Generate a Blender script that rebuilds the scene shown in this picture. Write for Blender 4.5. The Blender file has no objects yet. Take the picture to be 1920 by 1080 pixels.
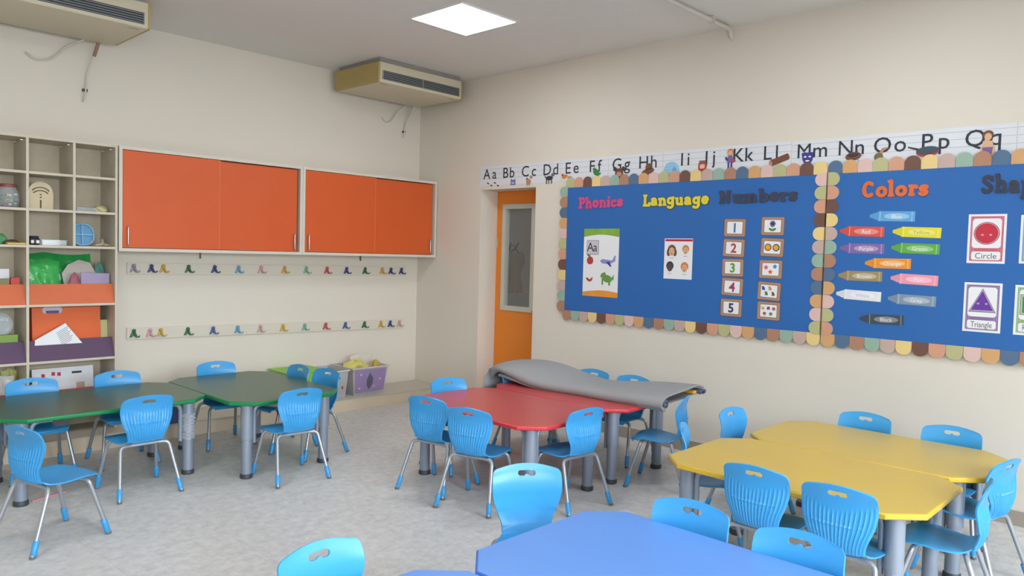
import bpy, bmesh, math, random
from mathutils import Vector, Matrix
random.seed(7)
PI = math.pi
scene = bpy.context.scene
COL = scene.collection
# ---------------------------------------------------------------- camera, world, light, exposure
FOC = 1417.41; YAW = 0.810527; PITCH = -0.04495; ROLL = 0.02692
CAM = Vector((-5.5396, -6.7796, 1.6))
_F = Vector((math.sin(YAW)*math.cos(PITCH), math.cos(YAW)*math.cos(PITCH), math.sin(PITCH)))
_R0 = Vector((math.cos(YAW), -math.sin(YAW), 0)); _U0 = _R0.cross(_F)
_R = _R0*math.cos(ROLL) + _U0*math.sin(ROLL); _U = _U0*math.cos(ROLL) - _R0*math.sin(ROLL)
cd = bpy.data.cameras.new('camera'); cam = bpy.data.objects.new('camera', cd); COL.objects.link(cam)
cd.sensor_width = 36.0; cd.lens = FOC*36.0/1920.0; cd.clip_start = 0.05
cam.matrix_world = Matrix(((_R.x, _U.x, -_F.x, CAM.x), (_R.y, _U.y, -_F.y, CAM.y), (_R.z, _U.z, -_F.z, CAM.z), (0, 0, 0, 1)))
scene.camera = cam
world = bpy.data.worlds.new('world'); scene.world = world; world.use_nodes = True
world.node_tree.nodes['Background'].inputs[0].default_value = (0.80, 0.90, 1.0, 1)
world.node_tree.nodes['Background'].inputs[1].default_value = 1.0
scene.view_settings.view_transform = 'Standard'; scene.view_settings.look = 'None'
scene.view_settings.gamma = 1.0; scene.view_settings.use_curve_mapping = False
scene.view_settings.exposure = -0.38
RX0, RX1, RY0, RY1, RZ = -7.6, 0.0, -9.2, 0.0, 3.433
def area(name, loc, direction, sx, sy, power, col, spread=180):
    l = bpy.data.lights.new(name, 'AREA'); l.shape = 'RECTANGLE'; l.size = sx; l.size_y = sy
    l.energy = power; l.color = col; l.spread = math.radians(spread)
    o = bpy.data.objects.new(name, l); COL.objects.link(o); o.location = loc
    o.rotation_euler = Vector(direction).to_track_quat('-Z', 'Y').to_euler()
    return o
# daylight through the three windows of the rear wall (behind the photographer)
for wx, pw_ in ((-6.2, 150), (-3.9, 130), (-1.6, 80)):
    area('window_daylight', (wx, RY0 - 0.22, 1.95), (0.0, 1.0, -0.78), 1.7, 1.6, pw_*1.15, (0.86, 0.93, 1.0), 118)
# weak side light through an unseen left-wall window, added for the light
area('window_daylight', (RX0 - 0.22, -6.4, 1.95), (1.0, 0.0, -0.50), 1.7, 1.6, 14, (0.92, 0.96, 1.0), 130)

# ---------------------------------------------------------------- helpers
def pix(u, v, axis, val):
    """point of the plane axis = val seen at the photograph's pixel (u, v)"""
    d = _F + _R*((u - 960)/FOC) - _U*((v - 540)/FOC)
    t = (val - CAM[axis])/d[axis]
    return CAM + d*t
def lin(c):
    c = c/255.0
    return c/12.92 if c <= 0.04045 else ((c + 0.055)/1.055)**2.4
def rgb(r, g, b): return (lin(r), lin(g), lin(b), 1.0)
MATS = {}
def mat(name, col, rough=0.5, metal=0.0, var=0.04, scale=6.0, bump=0.0, bscale=60.0, alpha=1.0, spec=0.5, emit=0.0, coat=0.0):
    if name in MATS: return MATS[name]
    m = bpy.data.materials.new(name); m.use_nodes = True; nt = m.node_tree; N = nt.nodes; L = nt.links
    b = N['Principled BSDF']; c = rgb(*col)
    b.inputs['Roughness'].default_value = rough; b.inputs['Metallic'].default_value = metal
    b.inputs['Specular IOR Level'].default_value = spec
    if coat: b.inputs['Coat Weight'].default_value = coat; b.inputs['Coat Roughness'].default_value = 0.15
    if var > 0:
        tc = N.new('ShaderNodeTexCoord'); nz = N.new('ShaderNodeTexNoise'); nz.inputs['Scale'].default_value = scale
        nz.inputs['Detail'].default_value = 4
        mx = N.new('ShaderNodeMix'); mx.data_type = 'RGBA'
        mx.inputs['A'].default_value = [max(0, x*(1 - var)) for x in c[:3]] + [1]
        mx.inputs['B'].default_value = [min(1, x*(1 + var)) for x in c[:3]] + [1]
        L.new(tc.outputs['Object'], nz.inputs['Vector']); L.new(nz.outputs['Fac'], mx.inputs['Factor'])
        L.new(mx.outputs['Result'], b.inputs['Base Color'])
    else:
        b.inputs['Base Color'].default_value = c
    if bump > 0:
        tc2 = N.new('ShaderNodeTexCoord'); n2 = N.new('ShaderNodeTexNoise'); n2.inputs['Scale'].default_value = bscale
        bp = N.new('ShaderNodeBump'); bp.inputs['Strength'].default_value = bump; bp.inputs['Distance'].default_value = 0.004
        L.new(tc2.outputs['Object'], n2.inputs['Vector']); L.new(n2.outputs['Fac'], bp.inputs['Height']); L.new(bp.outputs['Normal'], b.inputs['Normal'])
    if alpha < 1: b.inputs['Alpha'].default_value = alpha
    if emit > 0:
        b.inputs['Emission Color'].default_value = c; b.inputs['Emission Strength'].default_value = emit
    MATS[name] = m
    return m
class MB:
    """collects faces (each with a material) and links them as one mesh object"""
    def __init__(s): s.v = []; s.f = []; s.m = []; s.mats = []; s.tf = None
    def mi(s, m):
        if m not in s.mats: s.mats.append(m)
        return s.mats.index(m)
    def add(s, vs, fs, m):
        o = len(s.v); k = s.mi(m)
        s.v += [tuple(s.tf @ Vector(p)) if s.tf else tuple(p) for p in vs]
        for f in fs: s.f.append(tuple(i + o for i in f)); s.m.append(k)
    def bm(s, b, m):
        b.verts.index_update()
        s.add([v.co[:] for v in b.verts], [[v.index for v in f.verts] for f in b.faces], m); b.free()
    def box(s, x0, x1, y0, y1, z0, z1, m, bev=0.0):
        vs = [(x, y, z) for x in (x0, x1) for y in (y0, y1) for z in (z0, z1)]
        fs = [(0, 1, 3, 2), (4, 6, 7, 5), (0, 4, 5, 1), (2, 3, 7, 6), (0, 2, 6, 4), (1, 5, 7, 3)]
        if bev <= 0: s.add(vs, fs, m); return
        b = bmesh.new(); V = [b.verts.new(p) for p in vs]
        for f in fs: b.faces.new([V[i] for i in f])
        bmesh.ops.bevel(b, geom=b.edges[:], offset=bev, segments=2, affect='EDGES', profile=0.5)
        s.bm(b, m)
    def prism(s, poly, z0, z1, m, bev=0.0, seg=3):
        n = len(poly)
        ar = sum(poly[i][0]*poly[(i+1) % n][1] - poly[(i+1) % n][0]*poly[i][1] for i in range(n))
        if ar < 0: poly = poly[::-1]
        vs = [(p[0], p[1], z0) for p in poly] + [(p[0], p[1], z1) for p in poly]
        fs = [tuple(range(n - 1, -1, -1)), tuple(range(n, 2*n))] + [(i, (i+1) % n, n + (i+1) % n, n + i) for i in range(n)]
        if bev <= 0: s.add(vs, fs, m); return
        b = bmesh.new(); V = [b.verts.new(p) for p in vs]
        for f in fs: b.faces.new([V[i] for i in f])
        ed = [e for e in b.edges if abs(e.verts[0].co.z - e.verts[1].co.z) < 1e-6]
        bmesh.ops.bevel(b, geom=ed, offset=bev, segments=seg, affect='EDGES', profile=0.5)
        s.bm(b, m)
    def lathe(s, prof, m, c=(0, 0, 0), n=20, cap=True):
        vs = []; fs = []
        for r, z in prof:
            for i in range(n):
                a = 2*PI*i/n; vs.append((c[0] + r*math.cos(a), c[1] + r*math.sin(a), c[2] + z))
        for k in range(len(prof) - 1):
            for i in range(n):
                j = (i + 1) % n; fs.append((k*n + i, k*n + j, (k+1)*n + j, (k+1)*n + i))
        if cap: fs.append(tuple(range(n - 1, -1, -1))); fs.append(tuple(range((len(prof) - 1)*n, len(prof)*n)))
        s.add(vs, fs, m)
    def tube(s, pts, r, m, n=10, rs=None):
        P = [Vector(p) for p in pts]; vs = []; fs = []; up = None
        for i, p in enumerate(P):
            t = (P[min(i+1, len(P)-1)] - P[max(i-1, 0)]).normalized()
            if up is None: up = t.orthogonal().normalized()
            up = (up - t*up.dot(t)); up = up.normalized() if up.length > 1e-6 else t.orthogonal().normalized()
            w = t.cross(up); rr = rs[i] if rs else r
            for k in range(n):
                a = 2*PI*k/n; vs.append(tuple(p + up*math.cos(a)*rr + w*math.sin(a)*rr))
        for i in range(len(P) - 1):
            for k in range(n):
                j = (k + 1) % n; fs.append((i*n + k, i*n + j, (i+1)*n + j, (i+1)*n + k))
        fs.append(tuple(range(n - 1, -1, -1))); fs.append(tuple(range((len(P) - 1)*n, len(P)*n)))
        s.add(vs, fs, m)
    def grid(s, G, m, t=0.0):
        R = len(G); C = len(G[0]); vs = [tuple(p) for row in G for p in row]
        fs = [(i*C + j, i*C + j + 1, (i+1)*C + j + 1, (i+1)*C + j) for i in range(R-1) for j in range(C-1)]
        if t > 0:
            nv = []
            for i in range(R):
                for j in range(C):
                    a = Vector(G[min(i+1, R-1)][j]) - Vector(G[max(i-1, 0)][j]); b = Vector(G[i][min(j+1, C-1)]) - Vector(G[i][max(j-1, 0)])
                    nn = a.cross(b); nn = nn.normalized() if nn.length > 1e-9 else Vector((0, 0, 1))
                    nv.append(tuple(Vector(G[i][j]) + nn*t))
            o = R*C; fs2 = [tuple(q + o for q in f[::-1]) for f in fs]
            bd = [(i*C, (i+1)*C) for i in range(R-1)] + [((i+1)*C + C-1, i*C + C-1) for i in range(R-1)]
            bd += [(j+1, j) for j in range(C-1)] + [((R-1)*C + j, (R-1)*C + j + 1) for j in range(C-1)]
            fs = fs + fs2 + [(a, b, b + o, a + o) for a, b in bd]; vs = vs + nv
        s.add(vs, fs, m)
    def build(s, name, parent=None, loc=None, smooth=None, rot=None):
        me = bpy.data.meshes.new(name); me.from_pydata(s.v, [], s.f)
        for m in s.mats: me.materials.append(m)
        me.polygons.foreach_set('material_index', s.m); me.validate()
        b = bmesh.new(); b.from_mesh(me); bmesh.ops.recalc_face_normals(b, faces=b.faces[:]); b.to_mesh(me); b.free()
        if smooth:
            me.polygons.foreach_set('use_smooth', [True]*len(me.polygons)); me.set_sharp_from_angle(angle=math.radians(smooth))
        me.update()
        o = bpy.data.objects.new(name, me); COL.objects.link(o)
        if parent: o.parent = parent
        if loc is not None: o.location = loc
        if rot is not None: o.rotation_euler = rot
        return o
def thing(name, label, cat, loc=(0, 0, 0), rz=0.0, group=None, rot=None):
    o = bpy.data.objects.new(name, None); COL.objects.link(o); o.empty_display_size = 0.1
    o.location = loc; o.rotation_euler = rot if rot is not None else (0, 0, rz)
    return tag(o, label, cat, group)
def tag(o, label, cat, group=None):
    o['label'] = label; o['category'] = cat
    if group: o['group'] = group
    return o
def struct(mb, name, **k):
    o = mb.build(name, **k); o['kind'] = 'structure'; return o
def copy_tree(o, parent=None):
    c = o.copy(); COL.objects.link(c)
    if parent: c.parent = parent
    for ch in list(o.children): copy_tree(ch, c)
    return c
def fillet(pts, r, k=6):
    P = [Vector(p) for p in pts]; out = [P[0]]
    for i in range(1, len(P) - 1):
        a = (P[i-1] - P[i]); b = (P[i+1] - P[i]); d = min(r, a.length*0.49, b.length*0.49)
        A = P[i] + a.normalized()*d; B = P[i] + b.normalized()*d
        for q in range(k + 1):
            t = q/k; out.append(A*(1-t)**2 + P[i]*2*t*(1-t) + B*t*t)
    out.append(P[-1]); return out

# ---------------------------------------------------------------- materials
WALL = mat('cream_wall_paint', (224, 216, 202), 0.75, var=0.03, scale=1.5, bump=0.05, bscale=120)
CEIL = mat('ceiling_paint', (226, 224, 218), 0.8, var=0.02, scale=1.0)
SKIRT = mat('skirting_tile', (168, 158, 144), 0.5, var=0.08, scale=4)
WHITEP = mat('white_paper', (235, 236, 238), 0.6, var=0.01)
BLUEP = mat('chair_blue_plastic', (60, 154, 214), 0.34, var=0.05, scale=9)
METAL = mat('grey_powder_coat', (168, 172, 178), 0.35, metal=0.55, var=0.04)
TLEG = mat('table_leg_grey', (142, 152, 166), 0.38, metal=0.25, var=0.05)
BLACK = mat('black_rubber', (40, 42, 48), 0.6)
DARK = mat('dark_print', (34, 36, 44), 0.6, var=0)
CREAMW = mat('pale_laminate', (205, 195, 176), 0.5, var=0.08, scale=14)
CREAMI = mat('pale_oak_laminate', (196, 184, 160), 0.55, var=0.10, scale=18)
def floor_mat():
    m = bpy.data.materials.new('speckled_vinyl_floor'); m.use_nodes = True; nt = m.node_tree; N = nt.nodes; L = nt.links
    b = N['Principled BSDF']; b.inputs['Roughness'].default_value = 0.42
    tc = N.new('ShaderNodeTexCoord')
    def noise(sc, det, ro=0.5):
        n = N.new('ShaderNodeTexNoise'); n.inputs['Scale'].default_value = sc; n.inputs['Detail'].default_value = det
        n.inputs['Roughness'].default_value = ro; L.new(tc.outputs['Object'], n.inputs['Vector']); return n
    def ramp(src, p0, c0, p1, c1):
        r = N.new('ShaderNodeValToRGB'); r.color_ramp.elements[0].position = p0; r.color_ramp.elements[0].color = c0
        r.color_ramp.elements[1].position = p1; r.color_ramp.elements[1].color = c1; L.new(src, r.inputs['Fac']); return r
    base = ramp(noise(17, 12, 0.72).outputs['Fac'], 0.36, rgb(192, 191, 189), 0.64, rgb(218, 217, 215))
    spk = ramp(noise(38, 4, 0.75).outputs['Fac'], 0.66, (0, 0, 0, 1), 0.72, (1, 1, 1, 1))
    mx = N.new('ShaderNodeMix'); mx.data_type = 'RGBA'; L.new(spk.outputs['Color'], mx.inputs['Factor'])
    L.new(base.outputs['Color'], mx.inputs['A']); mx.inputs['B'].default_value = rgb(150, 148, 146)
    br = N.new('ShaderNodeTexBrick'); br.offset = 0.0; br.inputs['Scale'].default_value = 1.0
    br.inputs['Brick Width'].default_value = 0.6; br.inputs['Row Height'].default_value = 0.6
    br.inputs['Mortar Size'].default_value = 0.0035; br.inputs['Mortar Smooth'].default_value = 0.6
    br.inputs['Color1'].default_value = (1, 1, 1, 1); br.inputs['Color2'].default_value = (0.98, 0.98, 0.98, 1)
    br.inputs['Mortar'].default_value = (0.90, 0.90, 0.89, 1); L.new(tc.outputs['Object'], br.inputs['Vector'])
    ml = N.new('ShaderNodeMix'); ml.data_type = 'RGBA'; ml.blend_type = 'MULTIPLY'; ml.inputs['Factor'].default_value = 1
    L.new(mx.outputs['Result'], ml.inputs['A']); L.new(br.outputs['Color'], ml.inputs['B']); L.new(ml.outputs['Result'], b.inputs['Base Color'])
    rr = ramp(noise(3, 5).outputs['Fac'], 0.3, (0.34, 0.34, 0.34, 1), 0.7, (0.52, 0.52, 0.52, 1)); L.new(rr.outputs['Color'], b.inputs['Roughness'])
    return m
FLOOR = floor_mat()
# ---------------------------------------------------------------- the room
m = MB(); m.box(RX0 - 0.3, 3.2, RY0 - 0.3, 0.3, -0.12, 0.0, FLOOR); struct(m, 'floor')
m = MB(); m.box(RX0 - 0.3, 3.2, RY0 - 0.3, 0.3, RZ, RZ + 0.15, CEIL); struct(m, 'ceiling')
m = MB(); m.box(RX0 - 0.3, 3.2, 0.0, 0.3, 0, RZ, WALL); struct(m, 'wall_back')
DY0, DY1, DZ = -1.80, -1.025, 2.262      # door opening in the right wall
WT = 0.30
m = MB()
m.box(0, WT, DY1, 0.0, 0, RZ, WALL); m.box(0, WT, RY0, DY0, 0, RZ, WALL); m.box(0, WT, DY0, DY1, DZ, RZ, WALL)
struct(m, 'wall_right')
def holed(name, axis, pos, a0, a1, holes, z0, z1):
    m = MB(); th = 0.2
    cuts = sorted(holes)
    def bx(p, q, za, zb):
        if axis == 'y': m.box(p, q, pos - th, pos, za, zb, WALL)
        else: m.box(pos - th, pos, p, q, za, zb, WALL)
    bx(a0, a1, 0, z0); bx(a0, a1, z1, RZ); cur = a0
    for h0, h1 in cuts: bx(cur, h0, z0, z1); cur = h1
    bx(cur, a1, z0, z1)
    return struct(m, name)
holed('wall_rear', 'y', RY0, RX0, 0.3, [(wx - 0.85, wx + 0.85) for wx in (-6.2, -3.9, -1.6)], 0.95, 2.75)
holed('wall_left', 'x', RX0, RY0 - 0.2, 0.0, [(-7.25, -5.55)], 0.95, 2.75)
FRM = mat('white_window_frame', (230, 230, 228), 0.4)
for i, wx in enumerate((-6.2, -3.9, -1.6)):
    m = MB(); y = RY0 - 0.1
    for a, b, c, d in ((-0.85, -0.79, 0.95, 2.75), (0.79, 0.85, 0.95, 2.75), (-0.79, 0.79, 0.95, 1.01), (-0.79, 0.79, 2.69, 2.75), (-0.02, 0.02, 1.01, 2.69)):
        m.box(wx + a, wx + b, y - 0.03, y + 0.03, c, d, FRM)
    struct(m, 'window_%d' % (i + 1))
m = MB()
for a, b, c, d in ((-7.25, -7.19, 0.95, 2.75), (-5.61, -5.55, 0.95, 2.75), (-7.19, -5.61, 0.95, 1.01), (-7.19, -5.61, 2.69, 2.75), (-6.42, -6.38, 1.01, 2.69)):
    m.box(RX0 - 0.13, RX0 - 0.07, a, b, c, d, FRM)
struct(m, 'window_4')  # frame of the unseen left window, added to let side light in
# skirting
m = MB(); m.box(-0.012, -0.0005, RY0 + 0.001, DY0, 0.0, 0.095, SKIRT); m.box(-0.014, -0.0005, RY0 + 0.001, DY0, 0.095, 0.101, mat('skirting_cap', (214, 208, 198), 0.5)); struct(m, 'baseboard_right')
m = MB(); m.box(-0.012, -0.0005, DY1, -0.521, 0.0, 0.1, SKIRT); struct(m, 'baseboard_right_corner')
# low ledge along the back wall
LEDT = mat('ledge_top_tile', (200, 192, 176), 0.5, var=0.06, scale=3); LEDF = mat('ledge_riser_tile', (218, 202, 176), 0.55, var=0.06, scale=3)
m = MB(); m.box(RX0, -0.001, -0.512, -0.001, 0.001, 0.112, LEDF); m.box(RX0, -0.001, -0.518, -0.001, 0.112, 0.12, LEDT)
struct(m, 'trim_1')
# the room beyond the door
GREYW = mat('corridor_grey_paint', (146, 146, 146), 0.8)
m = MB(); m.box(3.0, 3.2, RY0, 0.3, 0, RZ, GREYW); struct(m, 'wall_corridor_end')
m = MB(); m.box(WT + 0.001, 3.0, -5.2, -5.0, 0, RZ, GREYW); struct(m, 'wall_corridor_side')
m = MB(); m.box(WT + 0.001, 3.0, 0.0, 0.01, 0.001, RZ - 0.001, GREYW); m2 = m
# door leaf, set at the back of the reveal
DOORO = mat('orange_door_paint', (234, 134, 36), 0.42, var=0.05, scale=3)
GLF = mat('door_glazing_frame', (198, 200, 186), 0.45)
GLASS = mat('door_glass', (200, 210, 215), 0.03, var=0, alpha=0.10, spec=0.6)
dr = thing('door_1', 'orange door with a tall glass pane in the deep opening left of the blue board', 'door', (0.25, (DY0 + DY1)/2, 0)); dr['kind'] = 'structure'
hw = (DY1 - DY0)/2 - 0.002
g0, g1, gz0, gz1 = -1.585, -1.115, 1.00, 2.125     # glazing
yc = (DY0 + DY1)/2
m = MB()
m.box(0, 0.045, -hw, g0 - yc, 0.005, DZ - 0.002, DOORO); m.box(0, 0.045, g1 - yc, hw, 0.005, DZ - 0.002, DOORO)
m.box(0, 0.045, g0 - yc, g1 - yc, 0.005, gz0, DOORO); m.box(0, 0.045, g0 - yc, g1 - yc, gz1, DZ - 0.002, DOORO)
m.build('door_leaf', dr)
m = MB(); f = 0.05
for a, b, c, d in ((g0, g0 + f, gz0, gz1), (g1 - f, g1, gz0, gz1), (g0 + f, g1 - f, gz0, gz0 + f), (g0 + f, g1 - f, gz1 - f, gz1)):
    m.box(-0.012, 0.05, a - yc, b - yc, c, d, GLF)
m.build('glazing_frame', dr)
m = MB(); m.box(0.02, 0.026, g0 + f - yc, g1 - f - yc, gz0 + f, gz1 - f, GLASS); m.build('glass_pane', dr)
m = MB(); m.box(-0.014, 0.0, hw - 0.012, hw - 0.001, 1.66, 1.78, GLF); m.build('hinge', dr)
m = MB(); m.tube(fillet([(0, -hw + 0.07, 1.02), (-0.05, -hw + 0.07, 1.02), (-0.05, -hw + 0.19, 1.02)], 0.02), 0.009, METAL); m.lathe([(0.025, 0), (0.025, 0.006)], METAL, (0, -hw + 0.07, 1.02)); m.build('door_handle', dr)
# unseen lamp, added so the space beyond the door is not dark
cl = thing('ceiling_lamp', 'round lamp on the ceiling of the space beyond the door', 'lamp', (1.6, -2.6, RZ - 0.03))
m = MB(); m.lathe([(0.15, 0.03), (0.15, 0.0), (0.13, -0.02)], FRM, n=24); m.build('lamp_body', cl, smooth=40)
area('corridor_lamp_light', (1.6, -2.6, RZ - 0.07), (0, 0, -1), 0.4, 0.4, 12, (1, 0.95, 0.88))
# a coat stand with straw bag seen through the glass
cs = thing('coat_stand', 'dark coat stand seen dimly through the glass of the orange door', 'coat stand', (1.1, -0.35, 0))
WOODD = mat('dark_wood', (66, 52, 44), 0.5)
m = MB(); m.tube([(0, 0, 0.02), (0, 0, 1.75)], 0.02, WOODD); m.lathe([(0.2, 0), (0.2, 0.02), (0.03, 0.05)], WOODD); m.build('pole', cs, smooth=40)
m = MB()
for k in range(4):
    a = k*PI/2 + 0.4; m.tube([(0, 0, 1.6), (0.12*math.cos(a), 0.12*math.sin(a), 1.66), (0.16*math.cos(a), 0.16*math.sin(a), 1.74)], 0.01, WOODD, 6)
m.build('peg', cs)
STRAW = mat('straw_weave', (170, 142, 100), 0.8, var=0.2, scale=40, bump=0.5)
m = MB()
G = [[((0.14 + 0.04*math.sin(v*3))*math.cos(u)*(1 if v < 1.9 else 0.8), -0.06 + 0.08*math.sin(u), 1.62 - 0.16*v + 0.02*math.sin(5*u)) for u in [i*PI/6 for i in range(13)]] for v in [j*0.25 for j in range(13)]]
m.grid(G, STRAW, 0.006); m.tube([(-0.1, -0.06, 1.60), (0, -0.04, 1.72), (0.1, -0.06, 1.60)], 0.008, STRAW, 6)
tag(m.build('straw_bag', loc=(1.1, -0.42, 0), smooth=60), 'straw bag hanging from the stand behind the door glass', 'bag')

# ---------------------------------------------------------------- ceiling light panels, pipe, air conditioners
PANEL = mat('led_diffuser', (246, 251, 255), 0.5, var=0, emit=28.0)
def led(x, y, label):
    t = thing('ceiling_light_panel', label, 'ceiling light', (x, y, RZ), group='square ceiling light panels')
    m = MB()
    for a, b, c, d in ((-0.30, -0.288, -0.30, 0.30), (0.288, 0.30, -0.30, 0.30), (-0.288, 0.288, -0.30, -0.288), (-0.288, 0.288, 0.288, 0.30)):
        m.box(a, b, c, d, -0.012, -0.0005, FRM)
    m.build('panel_frame', t)
    m = MB(); m.box(-0.288, 0.288, -0.288, 0.288, -0.010, -0.001, PANEL); m.build('diffuser', t)
led(-1.47, -2.31, 'glowing square light panel in the ceiling in front of the air conditioner by the corner')
led(-1.47, -5.2, 'glowing square light panel in the ceiling above the yellow tables, just out of frame')
led(-4.8, -2.9, 'glowing square light panel in the ceiling above the green tables, just out of frame')
led(-4.8, -5.8, 'glowing square light panel in the ceiling over the aisle, nearest the rear windows')
PIPEW = mat('white_pvc', (205, 200, 194), 0.4)
pp = thing('ceiling_pipe', 'thin white conduit pipe running across the ceiling into the right wall', 'pipe', (0, -3.84, RZ - 0.03))
m = MB(); m.tube(fillet([(-3.4, 0.02, 0), (-0.06, 0.0, 0), (-0.03, 0.0, -0.06), (-0.002, 0, -0.06)], 0.03), 0.016, PIPEW, 12); m.build('pipe_run', pp, smooth=50)
m = MB()
for x in (-2.9, -1.6, -0.34): m.box(x - 0.012, x + 0.012, -0.022, 0.024, -0.02, 0.0295, PIPEW)
m.build('pipe_clip', pp)
ACW = mat('ac_cream_casing', (208, 198, 172), 0.45, var=0.03, scale=2); ACY = mat('ac_yellowed_end_panel', (178, 156, 96), 0.5)
ACG = mat('ac_dark_grille', (52, 58, 66), 0.5); ACS = mat('ac_louver', (150, 152, 150), 0.4); ACP = mat('ac_mount_plate', (150, 146, 142), 0.6)
def aircon(x0, x1, label):
    w = x1 - x0; t = thing('air_conditioner', label, 'air conditioner', (x0, -0.85, 3.195), group='ceiling air conditioners on the back wall')
    # casing: a body whose lower rear is rounded; local y from 0 (front) to 0.75 (wall)
    prof = [(0, 0.19), (0, 0.02), (0.006, 0.006), (0.02, 0.0), (0.70, 0.0), (0.73, 0.012), (0.74, 0.05), (0.74, 0.19)]
    m = MB(); n = len(prof)
    x_a, x_b = 0.02, w - 0.02
    vs = [(x_a, p[0], p[1]) for p in prof] + [(x_b, p[0], p[1]) for p in prof]
    fs = [(i, (i+1) % n, n + (i+1) % n, n + i) for i in range(n)] + [tuple(range(n)), tuple(range(2*n - 1, n - 1, -1))]
    m.add(vs, fs, ACW); m.build('casing', t, smooth=30)
    for a, b in ((0.0, 0.02), (w - 0.02, w)):
        m = MB(); m.add([(a, p[0] + (0.004 if p[0] < 0.3 else -0.004), p[1] + 0.002) for p in prof] + [(b, p[0] + (0.004 if p[0] < 0.3 else -0.004), p[1] + 0.002) for p in prof], fs, ACY)
        m.build('end_panel', t, smooth=30)
    m = MB(); m.box(0.045, w - 0.045, -0.003, 0.001, 0.030, 0.115, ACG); m.build('grille', t)
    m = MB()
    for k in range(5): m.box(0.045, w - 0.045, -0.008, -0.003, 0.034 + k*0.0172, 0.0385 + k*0.0172, ACS)
    for xx in (0.045, w*0.5, w - 0.052): m.box(xx, xx + 0.007, -0.009, -0.003, 0.030, 0.115, ACS)
    m.build('louver', t)
    m = MB(); m.box(0.03, w - 0.03, 0.02, 0.70, 0.19, 0.236, ACP); m.build('mount_plate', t)
    m = MB(); m.box(0.06, 0.14, 0.055, 0.060, -0.0015, 0.001, ACG); m.box(w - 0.14, w - 0.06, 0.055, 0.060, -0.0015, 0.001, ACG); m.build('vent_slot', t)
    return t
aircon(-1.21, -0.14, 'cream air conditioner under the ceiling by the room corner')
aircon(-4.85, -3.29, 'long cream air conditioner under the ceiling at the left edge above the shelves')
CABLE = mat('white_cable', (206, 200, 192), 0.5); PINKC = mat('insulated_pipe', (150, 118, 98), 0.6)
def spline(P, k=8):
    P = [Vector(p) for p in P]; out = []
    for i in range(len(P) - 1):
        a = P[max(i-1, 0)]; b = P[i]; c = P[i+1]; d = P[min(i+2, len(P)-1)]
        for q in range(k):
            t = q/k; out.append(0.5*((2*b) + (c - a)*t + (2*a - 5*b + 4*c - d)*t*t + (3*b - a - 3*c + d)*t**3))
    out.append(P[-1]); return out
for (x, lab) in ((-3.29, 'left'), (-0.14, 'right')):
    s = 1.0 if lab == 'left' else 0.72
    xe = -3.42 if lab == 'left' else -0.20
    m = MB(); m.tube(spline([(xe - 0.10, -0.13, 3.20), (xe - 0.16*s - 0.05, -0.06, 3.13), (xe - 0.28*s - 0.02, -0.02, 3.03), (xe - 0.40*s, -0.015, 3.0), (xe - 0.46*s, -0.012, 3.03), (xe - 0.47*s, -0.001, 3.045)]), 0.007, CABLE, 8)
    tag(m.build('cable', smooth=60), 'white cable sagging along the wall below the air conditioner %s' % ('at the left edge' if lab == 'left' else 'by the room corner'), 'cable')
    dp = thing('drain_pipe', 'thin drain pipe hanging from the air conditioner %s' % ('at the left edge' if lab == 'left' else 'by the room corner'), 'pipe', (xe, -0.14, 3.19))
    m = MB(); m.tube([(0.0, 0, 0.01), (-0.02*s, 0.04, -0.1*s)], 0.014, PINKC if lab == 'left' else CABLE, 8); m.build('insulation', dp, smooth=60)
    m = MB(); m.tube(spline([(-0.02*s, 0.04, -0.1*s), (-0.05*s, 0.10, -0.22*s), (-0.06*s, 0.118, -0.38*s), (-0.075*s, 0.119, -0.46*s)]), 0.007, CABLE, 8); m.build('hose', dp, smooth=60)
    m = MB(); m.box(-0.065*s - 0.014, -0.065*s + 0.022, 0.115, 0.1395, -0.375*s, -0.355*s, ACG); m.build('hose_clip', dp)
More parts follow.
